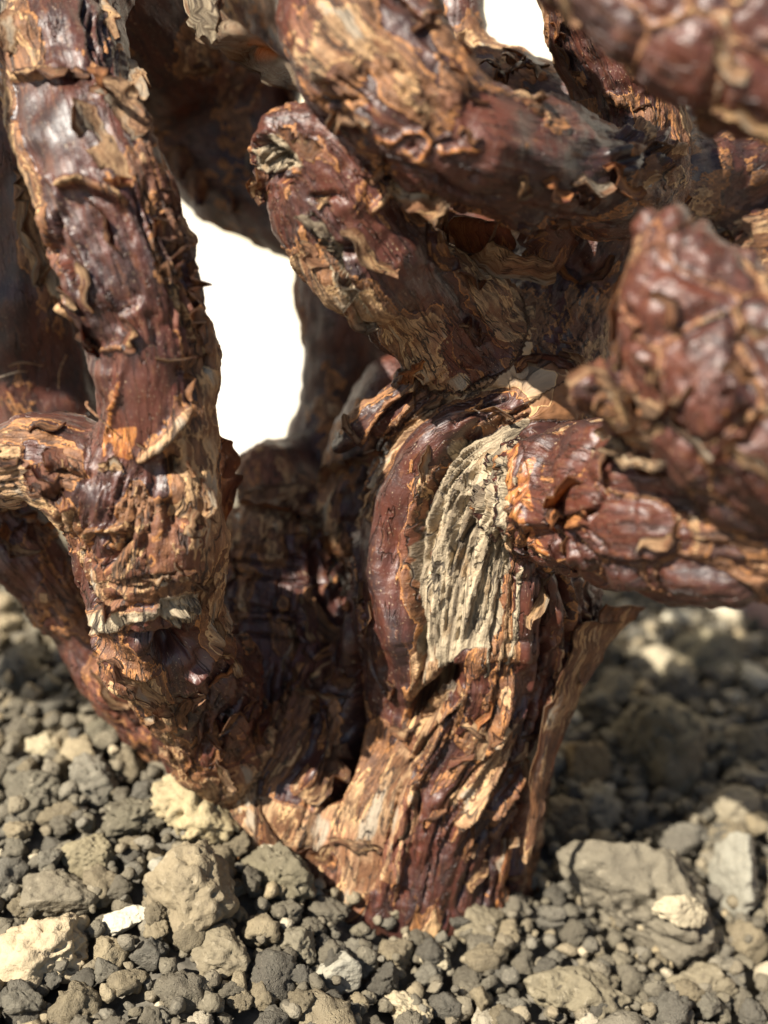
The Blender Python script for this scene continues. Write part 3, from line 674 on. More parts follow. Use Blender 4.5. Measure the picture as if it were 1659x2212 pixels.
stroke(R6((1060,530),(1085,560),(1100,580)), 8, -.08); stroke(R6((880,500),(980,540),(1060,480),(1150,490),(1200,540),(1130,650)), 6, .04, orange=.7)
stroke(R6((1250,560),(1280,610),(1400,580),(1500,600)), 6, .04, orange=.7); stroke(R6((1440,740),(1480,770)), 18, -.05)
furrows(R6((560,150),(700,300),(880,460)), R6((1000,80),(1100,150),(1200,200)), 8, 7, -.07)
furrows(R6((900,640),(1100,760),(1300,900),(1600,1000)), R6((1000,600),(1300,780),(1500,860),(1800,880)), 4, 6, -.08)
region(R6((1380,240),(1700,270),(1900,400),(1820,540),(1600,560),(1420,470)), red=1.5, calm_=.95)
stroke(R6((520,400),(650,400),(760,480),(840,560)), 12, -.05); stroke(R6((580,300),(720,280),(860,330)), 6, -.08, sharp=True)
# star-shaped bud where the crossing branch ends
for ang in range(0, 360, 45):
    cx, cy = 1385, 335; ca, sa = math.cos(math.radians(ang)), math.sin(math.radians(ang))
    stroke([(cx + 15 * ca, cy + 12 * sa), (cx + 45 * ca, cy + 36 * sa), (cx + 80 * ca, cy + 62 * sa)], 11, .12, red=.7 if ang % 90 else 0.0, tan=0.0 if ang % 90 else .7)
print('strokes', time.time() - T0)
far = np.zeros(NV, bool); far[len(V0):] = True
plate = plate + 0.10 * (MASK['tan'] - MASK['red'])
pg = plate + .25 * fbm(bco * np.array([2.8, 9, 9], np.float32), 3)
step = 0.016 * sstep(-.09, -.03, pg - .06 - .50 * MASK['red'] + .50 * MASK['tan']) + 0.020 * sstep(.18, .25, pg - .06 - .50 * MASK['red'] + .50 * MASK['tan'])
rough = 0.030 * fib * (1 - 0.68 * calm) * (1 - .35 * MASK['wood']) + step * (1 - 0.5 * calm) + 0.020 * fbm(V * 7.0, 3) * (1 - .8 * calm) + 0.008 * fbm(V * 16.0, 2) * (1 - .7 * calm)
V = V + N * (disp + rough)[:, None]; N = normals(V); make_pick()
print('displaced', time.time() - T0)

plant = bpy.data.objects.new('woody_succulent', None); COL.objects.link(plant)
base0 = at(850, 1800, 0); plant.location = (base0[0] * S, base0[1] * S, float(soil_z(base0[0], base0[1])) * S)
tag(plant, 'gnarled woody succulent with thick red-brown peeling trunk and branches rising from the grit', 'plant')
def attach(o, parent=None):
    o.parent = parent or plant
    o.matrix_parent_inverse = Matrix.Translation(-plant.location) if parent is None else parent.matrix_world.inverted()
    return o
owner = np.array([NAMES.index(n) for n, *_ in LB])[best]
fo = owner[F[:, 0]]
PARTS = {}
LAB = {'trunk': 'swirling red-brown trunk with a bare pale wood streak', 'branch_a': 'glossy upright branch with peeling bark sheets', 'branch_j': 'short side branch with bare tan wood',
       'branch_c': 'slanting stub with a weathered grey end', 'branch_d': 'thick mottled branch crossing above the stub', 'branch_h': 'knobbly branch tip with leaf scars', 'branch_i': 'scarred side branch growing from an orange collar'}
for pi, nm in enumerate(NAMES):
    fs = F[fo == pi]
    if not len(fs): continue
    used, inv = np.unique(fs, return_inverse=True)
    o = mesh_np('trunk' if nm == 'trunk' else 'branch', V[used], inv.reshape(-1, 4), M_BARK)  # includes the unseen overhead limbs added for their shade
    for kk in ('wood', 'red', 'tan', 'orange'): attr(o, kk, MASK[kk][used])
    attr(o, 'plate', plate[used]); attr(o, 'bark_co', bco[used], 'FLOAT_VECTOR')
    attach(o); PARTS[nm] = o
    if nm in LAB: o['label'] = LAB[nm]
print('parts', time.time() - T0)

# ------------------------------------------------------------------ loose bark flakes
from mathutils.kdtree import KDTree
sub = np.arange(0, NV, 2); kd = KDTree(len(sub))
for q, p in enumerate(V[sub].tolist()): kd.insert(p, q)
kd.balance()
def snap(p):
    co, i, d = kd.find(Vector(p)); i = sub[i]; return V[i].astype(float), N[i].astype(float), i
def sheet(name, G, mat, tones, thick=.012):
    """G (nu, nv, 3) grid -> thin solid sheet with its own thickness"""
    nu, nv = G.shape[:2]
    du = np.gradient(G, axis=0); dv = np.gradient(G, axis=1); n = np.cross(du, dv); n /= np.maximum(np.linalg.norm(n, axis=2), 1e-9)[..., None]
    A = (G + n * thick / 2).reshape(-1, 3); B = (G - n * thick / 2).reshape(-1, 3); k = nu * nv
    f = []
    for i in range(nu - 1):
        for j in range(nv - 1):
            a, b, c, d = i * nv + j, i * nv + j + 1, (i + 1) * nv + j + 1, (i + 1) * nv + j
            f.append((a, d, c, b)); f.append((a + k, b + k, c + k, d + k))
    rim = [i * nv for i in range(nu)] + [(nu - 1) * nv + j for j in range(1, nv)] + [i * nv + nv - 1 for i in range(nu - 2, -1, -1)] + [j for j in range(nv - 2, 0, -1)]
    for a, b in zip(rim, rim[1:] + rim[:1]): f.append((a, b, b + k, a + k))
    Vv = np.vstack([A, B]); o = mesh_np(name, Vv, f, mat)
    for kk in ('wood', 'red', 'tan', 'orange'): attr(o, kk, np.full(len(Vv), tones.get(kk, 0.0)))
    attr(o, 'plate', tones.get('plate', .1) + .35 * fbm(Vv * 2.0, 3)); al = np.concatenate([np.zeros((1, nv)), np.cumsum(np.linalg.norm(np.diff(G, axis=0), axis=2), axis=0)]); ac = np.concatenate([np.zeros((nu, 1)), np.cumsum(np.linalg.norm(np.diff(G, axis=1), axis=2), axis=1)], axis=1)
    if al.mean() < ac.mean() * .6: al, ac = ac, al
    bc = np.stack([al.ravel(), ac.ravel(), ac.ravel() * 0], 1) + tones.get('seed', 0); attr(o, 'bark_co', np.vstack([bc, bc + .3]), 'FLOAT_VECTOR')
    return o
def strip_flake(spine, tang_hint, half, lift0, lift1, tones, rag=.25, nv=7):
    """bark scale lying on the skin along spine; the side v=+1 peels away by lift1"""
    L = np.array(spine, float); nu = len(L); G = np.zeros((nu, nv, 3))
    Tn = np.gradient(L, axis=0); Tn /= np.maximum(np.linalg.norm(Tn, axis=1), 1e-9)[:, None]
    seed = RNG.random() * 50
    for i in range(nu):
        u = i / (nu - 1); p, n, _ = snap(L[i]); lat = np.cross(Tn[i], n); lat /= max(np.linalg.norm(lat), 1e-9)
        w = half * (math.sin(math.pi * (0.08 + 0.84 * u)) ** 0.6)
        jit = 1 + rag * float(vnoise(np.array([[u * 9 + seed, seed, 0.3]]))[0]) * 1.6; jit2 = 1 + rag * 0.6 * float(vnoise(np.array([[u * 7, seed, 9.3]]))[0])
        for j in range(nv):
            v = -1 + 2 * j / (nv - 1); q = p + lat * v * w * (jit if v > 0 else jit2)
            sp, sn, _ = snap(q); t = (v + 1) / 2
            G[i, j] = 0.35 * sp + 0.65 * (q - n * 0.25 * max(0, np.dot(q - sp, n))) if t > .55 else sp
            G[i, j] += n * (lift0 + lift1 * t ** 1.7 * (0.7 + 0.6 * math.sin(math.pi * u)))
    for _ in range(1):
        G[1:-1, 1:-1] = 0.5 * G[1:-1, 1:-1] + 0.125 * (G[:-2, 1:-1] + G[2:, 1:-1] + G[1:-1, :-2] + G[1:-1, 2:])
    tones = dict(tones); tones['seed'] = seed
    return attach(sheet('bark_flake', G, M_FLAKE, tones))
def px_flake(pts, half_px, lift, tones, side=1, n=14, lift0=.0, rag=.25):
    """pts on the measuring grid, picked on the skin"""
    L, z = line3d(pts, 4.0)
    if L is None: return
    L = catmull(L[np.linspace(0, len(L) - 1, min(len(L), 8)).astype(int)], n)
    if side < 0: L = L[::-1]
    return strip_flake(L, None, half_px * z * TH / 1106, lift0, lift, tones, rag)
def free_sheet(A, B, tones, bulge=.08, nu=22, nv=8, rag=.12, name='bark_flake'):
    """sheet between two edges given as (px, py, Y) ; Y None = on the skin"""
    def P3(a):
        if a[2] is None:
            i = pick(a[0], a[1]); return V[i].astype(float) + N[i] * .01
        return at(*a)
    A3 = catmull(np.array([P3(a) for a in A]), nu); B3 = catmull(np.array([P3(b) for b in B]), nu); G = np.zeros((nu, nv, 3)); sd = RNG.random() * 40
    for i in range(nu):
        for j in range(nv):
            t = j / (nv - 1)
            if j in (0, nv - 1): t += rag * float(vnoise(np.array([[i * .7 + sd, j * 3.1, sd]]))[0])
            G[i, j] = A3[i] * (1 - t) + B3[i] * t + np.array([0, -1, .25]) * bulge * math.sin(math.pi * min(max(t, 0), 1)) + 0.02 * np.array([vnoise(np.array([[i * .5 + sd, j * .6, q * 9.]]))[0] for q in range(3)])
    tones = dict(tones); tones['seed'] = sd
    return attach(sheet(name, G, M_FLAKE, tones, .016))
TANF = dict(tan=.8, plate=.25); PINK = dict(tan=.5, red=.3, plate=.2); REDF = dict(red=.5, plate=.0); ORG = dict(orange=.9, tan=.3); BRN = dict(plate=.12)
# long pointed strip hanging from the trunk's shaded side
free_sheet([(x, y, yy) for (x, y), yy in zip(R2((1640,60),(1560,330),(1440,560),(1390,900),(1362,1160),(1358,1265)), (-1.2,-1.15,-1.2,-1.3,-1.35,-1.4))],
           [(x, y, yy) for (x, y), yy in zip(R2((1850,60),(1690,330),(1545,640),(1470,900),(1420,1120),(1372,1268)), (-.7,-.75,-.95,-1.15,-1.3,-1.4))], dict(tan=.55, plate=.12), .04, 30, 7)
free_sheet([(x, y, yy) for (x, y), yy in zip(R2((1740,-30),(1690,150),(1610,350)), (-1.0,-1.0,-1.0))], [(x, y, yy) for (x, y), yy in zip(R2((1960,-10),(1820,130),(1650,380)), (-.5,-.6,-.9))], dict(tan=.5, plate=.12), .03, 14, 6)
# thin sheet edge behind the joint of the peeling branch
free_sheet([(455, 935, -.9), (450, 1050, -.9), (452, 1130, -.85), (448, 1205, -.8)], [(505, 955, -.7), (518, 1010, -.7), (505, 1090, -.7), (452, 1206, -.8)], dict(plate=.05, tan=.3), .05, 20, 7, .2)
free_sheet([(430, 850, -1.2), (360, 890, -1.5), (300, 960, None)], [(440, 838, -1.1), (420, 930, -1.3), (330, 985, None)], dict(tan=.5, plate=.15), .04, 14, 6)
# curled pale sheet on the crossing branch's edge
free_sheet([(400, -30, -.6), (425, 70, -.7), (480, 115, -.9), (560, 165, -1.1), (640, 200, -1.35), (700, 195, -1.6)], [(480, -30, -1.2), (500, 40, -1.4), (560, 90, -1.6), (620, 130, None), (680, 165, None), (720, 185, None)], dict(tan=.9, wood=.5, plate=.3), .10, 30, 8)
free_sheet([(400, -40, -.55), (410, 40, -.6), (430, 85, -.7)], [(470, -40, -1.3), (475, 40, -1.35), (460, 95, -1.1)], dict(tan=1.0, wood=.6, plate=.3), .16, 14, 8)
# papery sheets below the crossing branch
free_sheet([(960, 470, -1.1), (1000, 540, -.9), (1040, 610, -.7)], [(1090, 480, -1.2), (1110, 540, -1.0), (1080, 600, -.8)], dict(tan=.45, plate=.15), .08, 14, 8)
free_sheet([(1010, 560, -1.0), (1080, 600, -.9), (1200, 610, -.5)], [(1060, 520, -1.2), (1110, 545, -1.2), (1190, 560, -.9)], dict(tan=.9, plate=.3), .05, 14, 7)
free_sheet([(1100, 470, -1.0), (1130, 540, -.8), (1120, 600, -.7)], [(1230, 450, -1.0), (1240, 520, -.6), (1200, 600, -.4)], dict(plate=.0, tan=.2), .05, 14, 7)
for hx, hy, wd, ln in ((430, 385, 34, 62), (505, 395, 30, 66), (560, 405, 26, 48), (395, 340, 28, 50)):
    free_sheet([(hx - wd, hy - 20, 2.2), (hx - wd * .7, hy + ln * .5, 2.1), (hx - 6, hy + ln, 2.05)], [(hx + wd, hy - 14, 2.2), (hx + wd * .6, hy + ln * .4, 2.15), (hx + 4, hy + ln, 2.05)], dict(plate=.05), .1, 9, 6, .3)
for hx, hy, an in ((1050, 150, .3), (1095, 140, 1.2), (1120, 165, -.4), (1075, 175, 2.0), (1140, 150, .9)):
    ca, sa = math.cos(an), math.sin(an)
    free_sheet([(hx - 30 * ca, hy - 24 * sa, .2), (hx - 4, hy - 16, -.05), (hx + 30 * ca, hy + 24 * sa, .1)], [(hx - 24 * ca + 12 * sa, hy - 20 * sa - 12 * ca, .4), (hx + 14 * sa, hy - 22 * ca, .2), (hx + 26 * ca + 12 * sa, hy + 20 * sa - 12 * ca, .45)], dict(plate=.02, tan=.15), .10, 9, 5, .35)
# sheets on the glossy branch
px_flake(R5((450,560),(520,680),(600,800),(690,980)), 26, .13, dict(tan=1.0, plate=.35), 1, 18); px_flake(R5((520,440),(640,560),(760,760)), 30, .10, dict(tan=.9, plate=.3), -1, 18)
px_flake(R5((70,400),(200,395),(340,400),(490,405)), 13, .05, PINK, 1, 20); free_sheet([(190, 150, -1.95), (205, 165, -2.0), (228, 205, None)], [(235, 150, -2.3), (222, 172, -2.15), (232, 205, None)], ORG, .03, 8, 5)
px_flake(R5((80,920),(110,1150),(170,1380),(290,1570),(410,1690)), 15, .09, dict(tan=.9, plate=.3), -1, 24); px_flake(R5((700,320),(720,480),(700,600)), 15, .1, TANF, -1, 12)
px_flake(R5((880,1150),(930,1300),(960,1450)), 16, .12, PINK, 1, 12); px_flake(R5((1030,1450),(1070,1620),(1120,1850)), 14, .11, BRN, 1, 16); px_flake(R5((60,60),(50,200),(70,290)), 16, .06, dict(tan=.9, wood=.4, plate=.3), 1, 12)
# collar, trunk and foot
px_flake(R1((1340,980),(1380,880),(1440,800),(1490,770)), 22, .12, ORG, 1, 14); px_flake(R1((1400,980),(1500,930),(1600,890)), 12, .08, ORG, -1, 12)
px_flake(R1((680,560),(650,640),(660,740)), 10, .06, TANF, 1, 10); px_flake(R1((430,600),(300,650),(220,690),(110,740)), 11, .12, dict(orange=.4, tan=.6), 1, 14); px_flake(R1((640,90),(520,220)), 14, .08, dict(orange=.7, tan=.3), 1, 10)
px_flake(R2((20,960),(90,1180),(180,1270),(240,1230),(320,1260),(400,1190)), 20, .05, PINK, -1, 24, rag=.5); px_flake(R2((380,1150),(500,1170),(650,1200)), 14, .06, TANF, 1, 16)
px_flake(R2((440,660),(420,780),(340,870),(240,950)), 24, .12, PINK, -1, 18); px_flake(R2((300,420),(310,470),(330,490)), 16, .09, ORG, 1, 8); px_flake(R2((1010,380),(930,480),(830,560)), 10, .08, TANF, 1, 14)
px_flake(R2((1040,560),(1150,620),(1160,700),(1060,760)), 12, .05, TANF, 1, 12); px_flake(R2((690,600),(760,620),(830,580)), 9, .05, TANF, 1, 10); px_flake(R2((1240,1490),(1250,1300),(1290,1080)), 6, .07, dict(orange=.6, tan=.6), 1, 14)
px_flake(R4((180,560),(290,600),(370,700)), 30, .07, PINK, 1, 12); px_flake(R4((300,420),(360,480),(400,560)), 22, .07, PINK, 1, 12)
px_flake(R4((1090,1120),(1150,980),(1210,800)), 7, .12, TANF, 1, 12); px_flake(R4((1240,600),(1260,760),(1250,880)), 6, .12, TANF, 1, 12); px_flake(R4((860,1250),(1060,1200),(1210,1170)), 4, .06, dict(tan=.8, orange=.3), 1, 18, rag=.6)
px_flake(R4((1160,480),(1180,540),(1190,600)), 9, .12, dict(tan=.8, orange=.4), 1, 8); px_flake(R4((660,1720),(850,1870),(1000,2000),(1070,2080)), 14, .08, TANF, 1, 20); px_flake(R4((0,880),(40,950),(20,1010)), 10, .1, ORG, 1, 8)
px_flake(R3((460,1440),(330,1560),(230,1800)), 12, .12, BRN, 1, 16); px_flake(R3((560,1480),(480,1580),(520,1700)), 14, .1, BRN, 1, 12); px_flake(R3((250,1780),(290,1900),(320,1990)), 14, .1, TANF, -1, 12)
px_flake(R3((400,210),(560,250),(720,270),(830,330)), 14, .1, BRN, 1, 16); px_flake(R3((930,390),(1000,400)), 9, .05, TANF, 1, 6); px_flake(R6((540,560),(440,600),(300,470)), 20, .05, PINK, 1, 14)
px_flake(R6((200,720),(210,800),(200,880)), 14, .1, PINK, 1, 10); px_flake(R6((430,960),(560,1050),(640,1170)), 9, .08, dict(wood=.7, tan=.6), 1, 14); px_flake(R6((640,1300),(780,1560),(880,1620)), 10, .08, dict(wood=.7, tan=.6), -1, 16)
px_flake(R6((600,370),(720,370),(850,430)), 6, .12, TANF, 1, 14); px_flake(R6((980,780),(1150,860),(1330,960),(1600,1030)), 7, .12, TANF, 1, 22); px_flake(R6((1180,1080),(1230,1220),(1350,1310)), 16, .1, dict(plate=.05), -1, 14)
px_flake(R6((340,180),(370,250),(350,310)), 12, .1, ORG, 1, 8); px_flake(R7((600,860),(700,850),(850,950),(1000,1010)), 7, .12, dict(tan=.8, wood=.5), -1, 16); px_flake(R7((640,480),(800,620),(1000,660),(1200,530)), 10, .08, TANF, 1, 16)
# scattered small scales
vis = GRID[GRID >= 0]; vis = vis[(PX[vis] > 5) & (PX[vis] < 1650) & (PY[vis] > 5) & (PY[vis] < 1950)]
cnt = 0; tries = 0
while cnt < 170 and tries < 1100:
    tries += 1; i = int(vis[RNG.integers(len(vis))])
    if MASK['wood'][i] > .4 or calm[i] > .55: continue
    li = best[i]; C = LB[li][2]; k = min(max(int(sidx[i, li]), 1), len(C) - 2); ax = C[k + 1] - C[k - 1]; ax /= np.linalg.norm(ax)
    n = N[i].astype(float); t = ax - n * np.dot(ax, n); nt = np.linalg.norm(t)
    if nt < .3: continue
    t /= nt; b = np.cross(n, t); ang = RNG.normal(0, .3) + (math.pi / 2 if RNG.random() < .15 else 0); d = t * math.cos(ang) + b * math.sin(ang)
    ln = RNG.uniform(.12, .55); m = 8; p = V[i].astype(float); sp = [p + d * ln * (q / (m - 1) - .5) + b * .04 * math.sin(q) for q in range(m)]
    tn = [TANF, PINK, BRN, REDF, ORG, dict(tan=.4, plate=.2)][int(RNG.choice(6, p=[.22, .2, .22, .08, .08, .2]))]
    strip_flake(sp, None, RNG.uniform(.014, .055), .0, RNG.uniform(.02, .07), tn, .5, 5); cnt += 1
print('flakes', cnt, time.time() - T0)
# fine loose fibres
def fibre(pts, r, tones):
    C = catmull(np.array(pts), 14); Vv, f = tube(C, np.full(14, r) * np.linspace(1, .4, 14), 5)
    f = [q if q[2] != q[3] else (q[0], q[1], q[2], q[2]) for q in f]
    me = bpy.data.meshes.new('fibre'); me.from_pydata((Vv * S).tolist(), [], [tuple(dict.fromkeys(q)) for q in f]); me.materials.append(M_FLAKE)
    o = bpy.data.objects.new('fibre', me); COL.objects.link(o)
    for kk in ('wood', 'red', 'tan', 'orange'): attr(o, kk, np.full(len(Vv), tones.get(kk, 0.0)))
    attr(o, 'plate', np.full(len(Vv), .3)); attr(o, 'bark_co', Vv, 'FLOAT_VECTOR'); return attach(o)
HAIR = [[(505,1060),(525,1045),(538,1040)], [(545,1062),(560,1058),(575,1078)], [(425,1085),(440,1110),(450,1130)], [(20,790),(50,780),(85,775)], [(5,815),(40,805),(60,795)], [(130,760),(125,800),(120,840)], [(215,860),(225,880),(240,905)],
        [(450,1270),(440,1290),(455,1300)], [(1450,1020),(1400,985),(1340,960)], [(1560,230),(1540,255),(1550,290)], [(600,150),(560,180),(540,200)], [(790,1090),(770,1080),(750,1082)], [(1210,740),(1225,738),(1240,752)], [(470,1150),(480,1165),(475,1180)], [(380,1060),(365,1090),(340,1110)]]
for h_ in HAIR:
    ps = []
    for a, b in h_:
        i = pick(a, b)
        if i is not None: ps.append(V[i].astype(float) + N[i] * RNG.uniform(.02, .12))
    if len(ps) == 3 and np.linalg.norm(ps[0] - ps[1]) + np.linalg.norm(ps[1] - ps[2]) < .6 and np.ptp(np.array(ps)[:, 1]) < .3: fibre(ps, .014, dict(tan=1.0, wood=.4))
print('fibres', time.time() - T0)

# ------------------------------------------------------------------ the grit
def ico(sub):
    bm = bmesh.new(); bmesh.ops.create_icosphere(bm, subdivisions=sub, radius=1.0)
    v = np.array([x.co[:] for x in bm.verts]); f = np.array([[y.index for y in x.verts] for x in bm.faces]); bm.free(); return v, f
ICO = {s: ico(s) for s in (2, 3, 4, 5, 6)}
def rock(sub, seed, sq=(1, 1, 1), facets=9, lumpy=.22, pores=.05, knob=.0, crumb=1.0):
    v, f = ICO[sub]; rs = np.random.default_rng(seed); d = v.copy()
    pl = rs.normal(size=(facets, 3)); pl /= np.linalg.norm(pl, axis=1)[:, None]; off = rs.uniform(.55, .95, facets)
    den = np.maximum(d @ pl.T, 1e-3); r = np.minimum(1.12, -np.log(np.exp(-24 * np.minimum(off / den, 3)).sum(1) + np.exp(-24 * 1.1)) / 24)
    o3 = rs.uniform(0, 60, 3); dir_ = d; qs = np.array(sq, float); d = d * (qs / qs.max() if qs.max() > 0 else 1)
    c1, c2 = cells((d * r[:, None] * 2.2 + o3).astype(np.float32)); c3, c4 = cells((d * r[:, None] * 5.0 + o3).astype(np.float32))
    r = r * (0.98 + crumb * (.20 * (.45 - c1) + .10 * (.45 - c3)) + lumpy * fbm(d * 1.8 + o3, 3) + pores * fbm(d * 7 + o3, 3) - pores * 2.2 * np.clip(vnoise(d * 6.5 + o3 + 9) - .2, 0, 1) + .35 * pores * fbm(d * 18 + o3, 2))
    return dir_ * r[:, None] * np.array(sq), f
def ground_hit(px, py, lift=0.0):
    d = ray(px, py); lo, hi = 4.0, 30.0
    for t in np.linspace(5, 30, 500):
        p = CAM + d * t
        if p[2] <= soil_z(p[0], p[1]) + lift: return p
    return CAM + d * 30
STONES = []      # (name, label, category, x, y, z, r(cm), squash, rotz, mesh detail, colour or None, seed, facets, lumpy, pores)
PLACED = []; LANDN = []
GRP = 'grit stones of the potting soil'
def place(px, py, wpx, hpx, label, short='stone', col=None, seed=1, facets=9, lumpy=.2, pores=.06, sink=.35, name='stone', depth=1.0, rot=None, up=0.0, on=None):
    wpx *= .9; hpx *= .9; p = ground_hit(px, py + hpx * .25); s_ = pxcm(p); rx = wpx * s_ / 2; rz = hpx * s_ / 2
    q = at(px, py, p[1] + rx * .35 * depth)
    if on is not None:                                    # bedded in the face of another stone
        W_ = np.array([v_.co[:] for v_ in on.data.vertices]) / S + np.array(on.location) / S; a_, b_, z_ = project(W_); m_ = np.hypot(a_ - px, b_ - py) < 30
        q = at(px, py, float(W_[m_][z_[m_].argmin()][1]) + rz * .3)
    v, f = rock(6 if wpx > 300 else 5 if wpx > 80 else 4, seed, (rx, (rx + rz) / 2 * depth, rz), facets, lumpy, pores * 1.5, 0, min(1.2, lumpy * 5) * (.45 if wpx > 150 else .8))
    a = random.uniform(-.15, .15) if rot is None else rot
    v = v @ np.array([[math.cos(a), 0, math.sin(a)], [0, 1, 0], [-math.sin(a), 0, math.cos(a)]]).T
    o = mesh_np(name, v, f, M_STONE); z = max(q[2], soil_z(q[0], q[1]) + rz * .2) + up; o.location = (q[0] * S, q[1] * S, z * S)
    o.color = (col[0] * .66, col[1] * .64, col[2] * .57, 1.0) if col else (0, 0, 0, 0)
    tag(o, label, 'stone', GRP); PLACED.append((q[0], q[1], rx * .85)); LANDN.append(short); return o
CRM = (.52, .43, .27); TAN_ = (.34, .27, .175); GRY = (.24, .215, .17); WHT = (.66, .62, .53); LGR = (.40, .38, .33); DRK = (.13, .115, .09); OLV = (.20, .175, .125)
place(428, 1778, 235, 150, 'rough cream pumice stone leaning against the foot of the trunk', short='cream pumice stone', col=CRM, seed=11, facets=8, lumpy=.16, pores=.10, rot=.3, up=.12)
big_rock = place(1385, 1930, 470, 330, 'largest grey-brown rock lying beside the trunk, with a pale chip set in it', short='largest grey rock', col=(.225, .20, .158), seed=12, facets=10, lumpy=.18, pores=.07, depth=.9, rot=.12)
place(1480, 1965, 130, 76, 'pale cream chip bedded in the largest grey rock', short='cream chip', col=(.62, .54, .40), seed=13, facets=9, lumpy=.2, pores=.06, depth=.7, up=.0, on=big_rock, rot=.1)
place(1262, 1652, 112, 150, 'upright angular tan stone standing in the shade beside the trunk', short='upright tan stone', col=(.27, .20, .115), seed=14, facets=7, lumpy=.1, pores=.05)
place(1430, 1600, 300, 270, 'big rounded dark olive rock half in the shadow behind the trunk', short='rounded dark rock', col=OLV, seed=15, facets=12, lumpy=.16, pores=.07)
place(1580, 1745, 140, 110, 'grey stone with a flat pale face beside the rounded dark rock', short='flat-faced grey stone', col=(.33, .29, .22), seed=16, facets=6, lumpy=.1, pores=.05)
place(412, 1940, 225, 255, 'large tan oval stone with a pointed top, standing up from the grit', short='tan oval stone', col=(.32, .265, .185), seed=17, facets=9, lumpy=.18, pores=.05, rot=.35)
place(197, 1850, 135, 120, 'rounded tan stone above a slab of pale grit', short='rounded tan stone', col=(.33, .285, .19), seed=18, facets=12, lumpy=.12, pores=.05)
place(268, 2000, 115, 52, 'thin white elongated chip lying on grit next to the cream lump', short='thin white chip', col=WHT, seed=19, facets=7, lumpy=.15, pores=.05, rot=-.25)
place(95, 2075, 270, 170, 'big bright cream lump with an orange tinge, cut off by the picture edge', short='bright cream lump', col=(.62, .51, .36), seed=20, facets=8, lumpy=.2, pores=.10, rot=-.2)
place(735, 2105, 135, 120, 'smooth light grey round pebble among rough lumps', short='smooth grey pebble', col=LGR, seed=21, facets=14, lumpy=.08, pores=.03)
place(92, 1612, 100, 66, 'small cream pebble on dark crumbs below the low dark branch', short='small cream pebble', col=(.55, .48, .34), seed=22, facets=9, lumpy=.2, pores=.08)
place(605, 1890, 170, 190, 'porous grey-brown lump right below the trunk foot', short='porous lump below the trunk', col=(.21, .185, .13), seed=23, facets=10, lumpy=.26, pores=.10)
place(860, 1960, 120, 100, 'rounded tan lump touching the front of the trunk', short='tan lump at the trunk', col=(.27, .235, .17), seed=24, facets=12, lumpy=.2, pores=.06)
place(1040, 2010, 170, 95, 'broad grey-tan lump lying across the front of the trunk', short='broad grey-tan lump', col=(.25, .215, .155), seed=25, facets=12, lumpy=.24, pores=.06)
place(480, 2070, 170, 110, 'pale brown lump below the tan oval stone', short='pale brown lump', col=(.27, .23, .165), seed=26, facets=12, lumpy=.24, pores=.05)
place(110, 1960, 220, 120, 'wide flat slab of grey-brown grit under the rounded tan stone', short='flat grit slab', col=(.245, .215, .165), seed=27, facets=9, lumpy=.16, pores=.05)
place(340, 1885, 70, 60, 'small pale grey chip wedged above the tan oval stone', short='pale grey chip', col=LGR, seed=28, facets=9, lumpy=.2, pores=.06)
place(880, 2180, 120, 90, 'creamy lump in the front row of grit', short='creamy front lump', col=(.50, .43, .31), seed=29, facets=12, lumpy=.25, pores=.06); place(945, 2080, 90, 70, 'small cream crumb in front of the trunk', short='cream crumb', col=(.48, .42, .31), seed=30, facets=12, lumpy=.25, pores=.06)
place(1230, 2150, 260, 130, 'wide crumbly tan mass at the foot of the largest grey rock', short='crumbly tan mass', col=(.265, .23, .165), seed=31, facets=12, lumpy=.26, pores=.08)
place(1600, 1900, 130, 220, 'pale bluish grey stone next to the largest grey rock', short='bluish grey stone', col=(.34, .33, .29), seed=32, facets=9, lumpy=.15, pores=.05)
place(290, 1770, 150, 120, 'dark crumbly grey lump beside the cream pumice stone', short='dark crumbly lump', col=(.165, .148, .11), seed=33, facets=10, lumpy=.28, pores=.10); place(265, 1590, 170, 130, 'dark rounded crumb below the shaded branch', short='dark rounded crumb', col=(.15, .135, .10), seed=34, facets=12, lumpy=.28, pores=.10)
place(375, 1615, 100, 100, 'smooth grey stone tucked against the trunk flank', short='smooth stone at the trunk flank', col=(.22, .205, .165), seed=35, facets=12, lumpy=.12, pores=.04); place(60, 1720, 150, 120, 'dark grey crumbly lump at the edge of the soil bed', short='dark lump at the edge', col=(.16, .145, .115), seed=36, facets=10, lumpy=.28, pores=.1)
place(1470, 1345, 90, 70, 'white sunlit stone far behind the trunk', short='white sunlit stone', col=WHT, seed=37, facets=8, lumpy=.15, pores=.04); place(1565, 1320, 110, 60, 'pale grey sunlit stone near the pot rim', short='pale sunlit stone', col=(.58, .55, .48), seed=38, facets=8, lumpy=.15, pores=.04)
place(1400, 1430, 120, 80, 'cream stone in the sun below the scarred side branch', short='sunlit cream stone', col=(.52, .46, .35), seed=39, facets=9, lumpy=.15, pores=.05); place(1630, 1470, 110, 90, 'whitish stone far behind in full sun', short='whitish stone', col=(.56, .53, .45), seed=40, facets=9, lumpy=.15, pores=.05)
place(1540, 1420, 200, 120, 'olive grey stone in the sun behind the rounded dark rock', short='olive grey stone', col=(.27, .24, .17), seed=41, facets=11, lumpy=.2, pores=.06); place(1330, 1500, 90, 120, 'tan stone close behind the trunk in half shade', short='half-shaded tan stone', col=(.36, .31, .22), seed=42, facets=9, lumpy=.15, pores=.05)
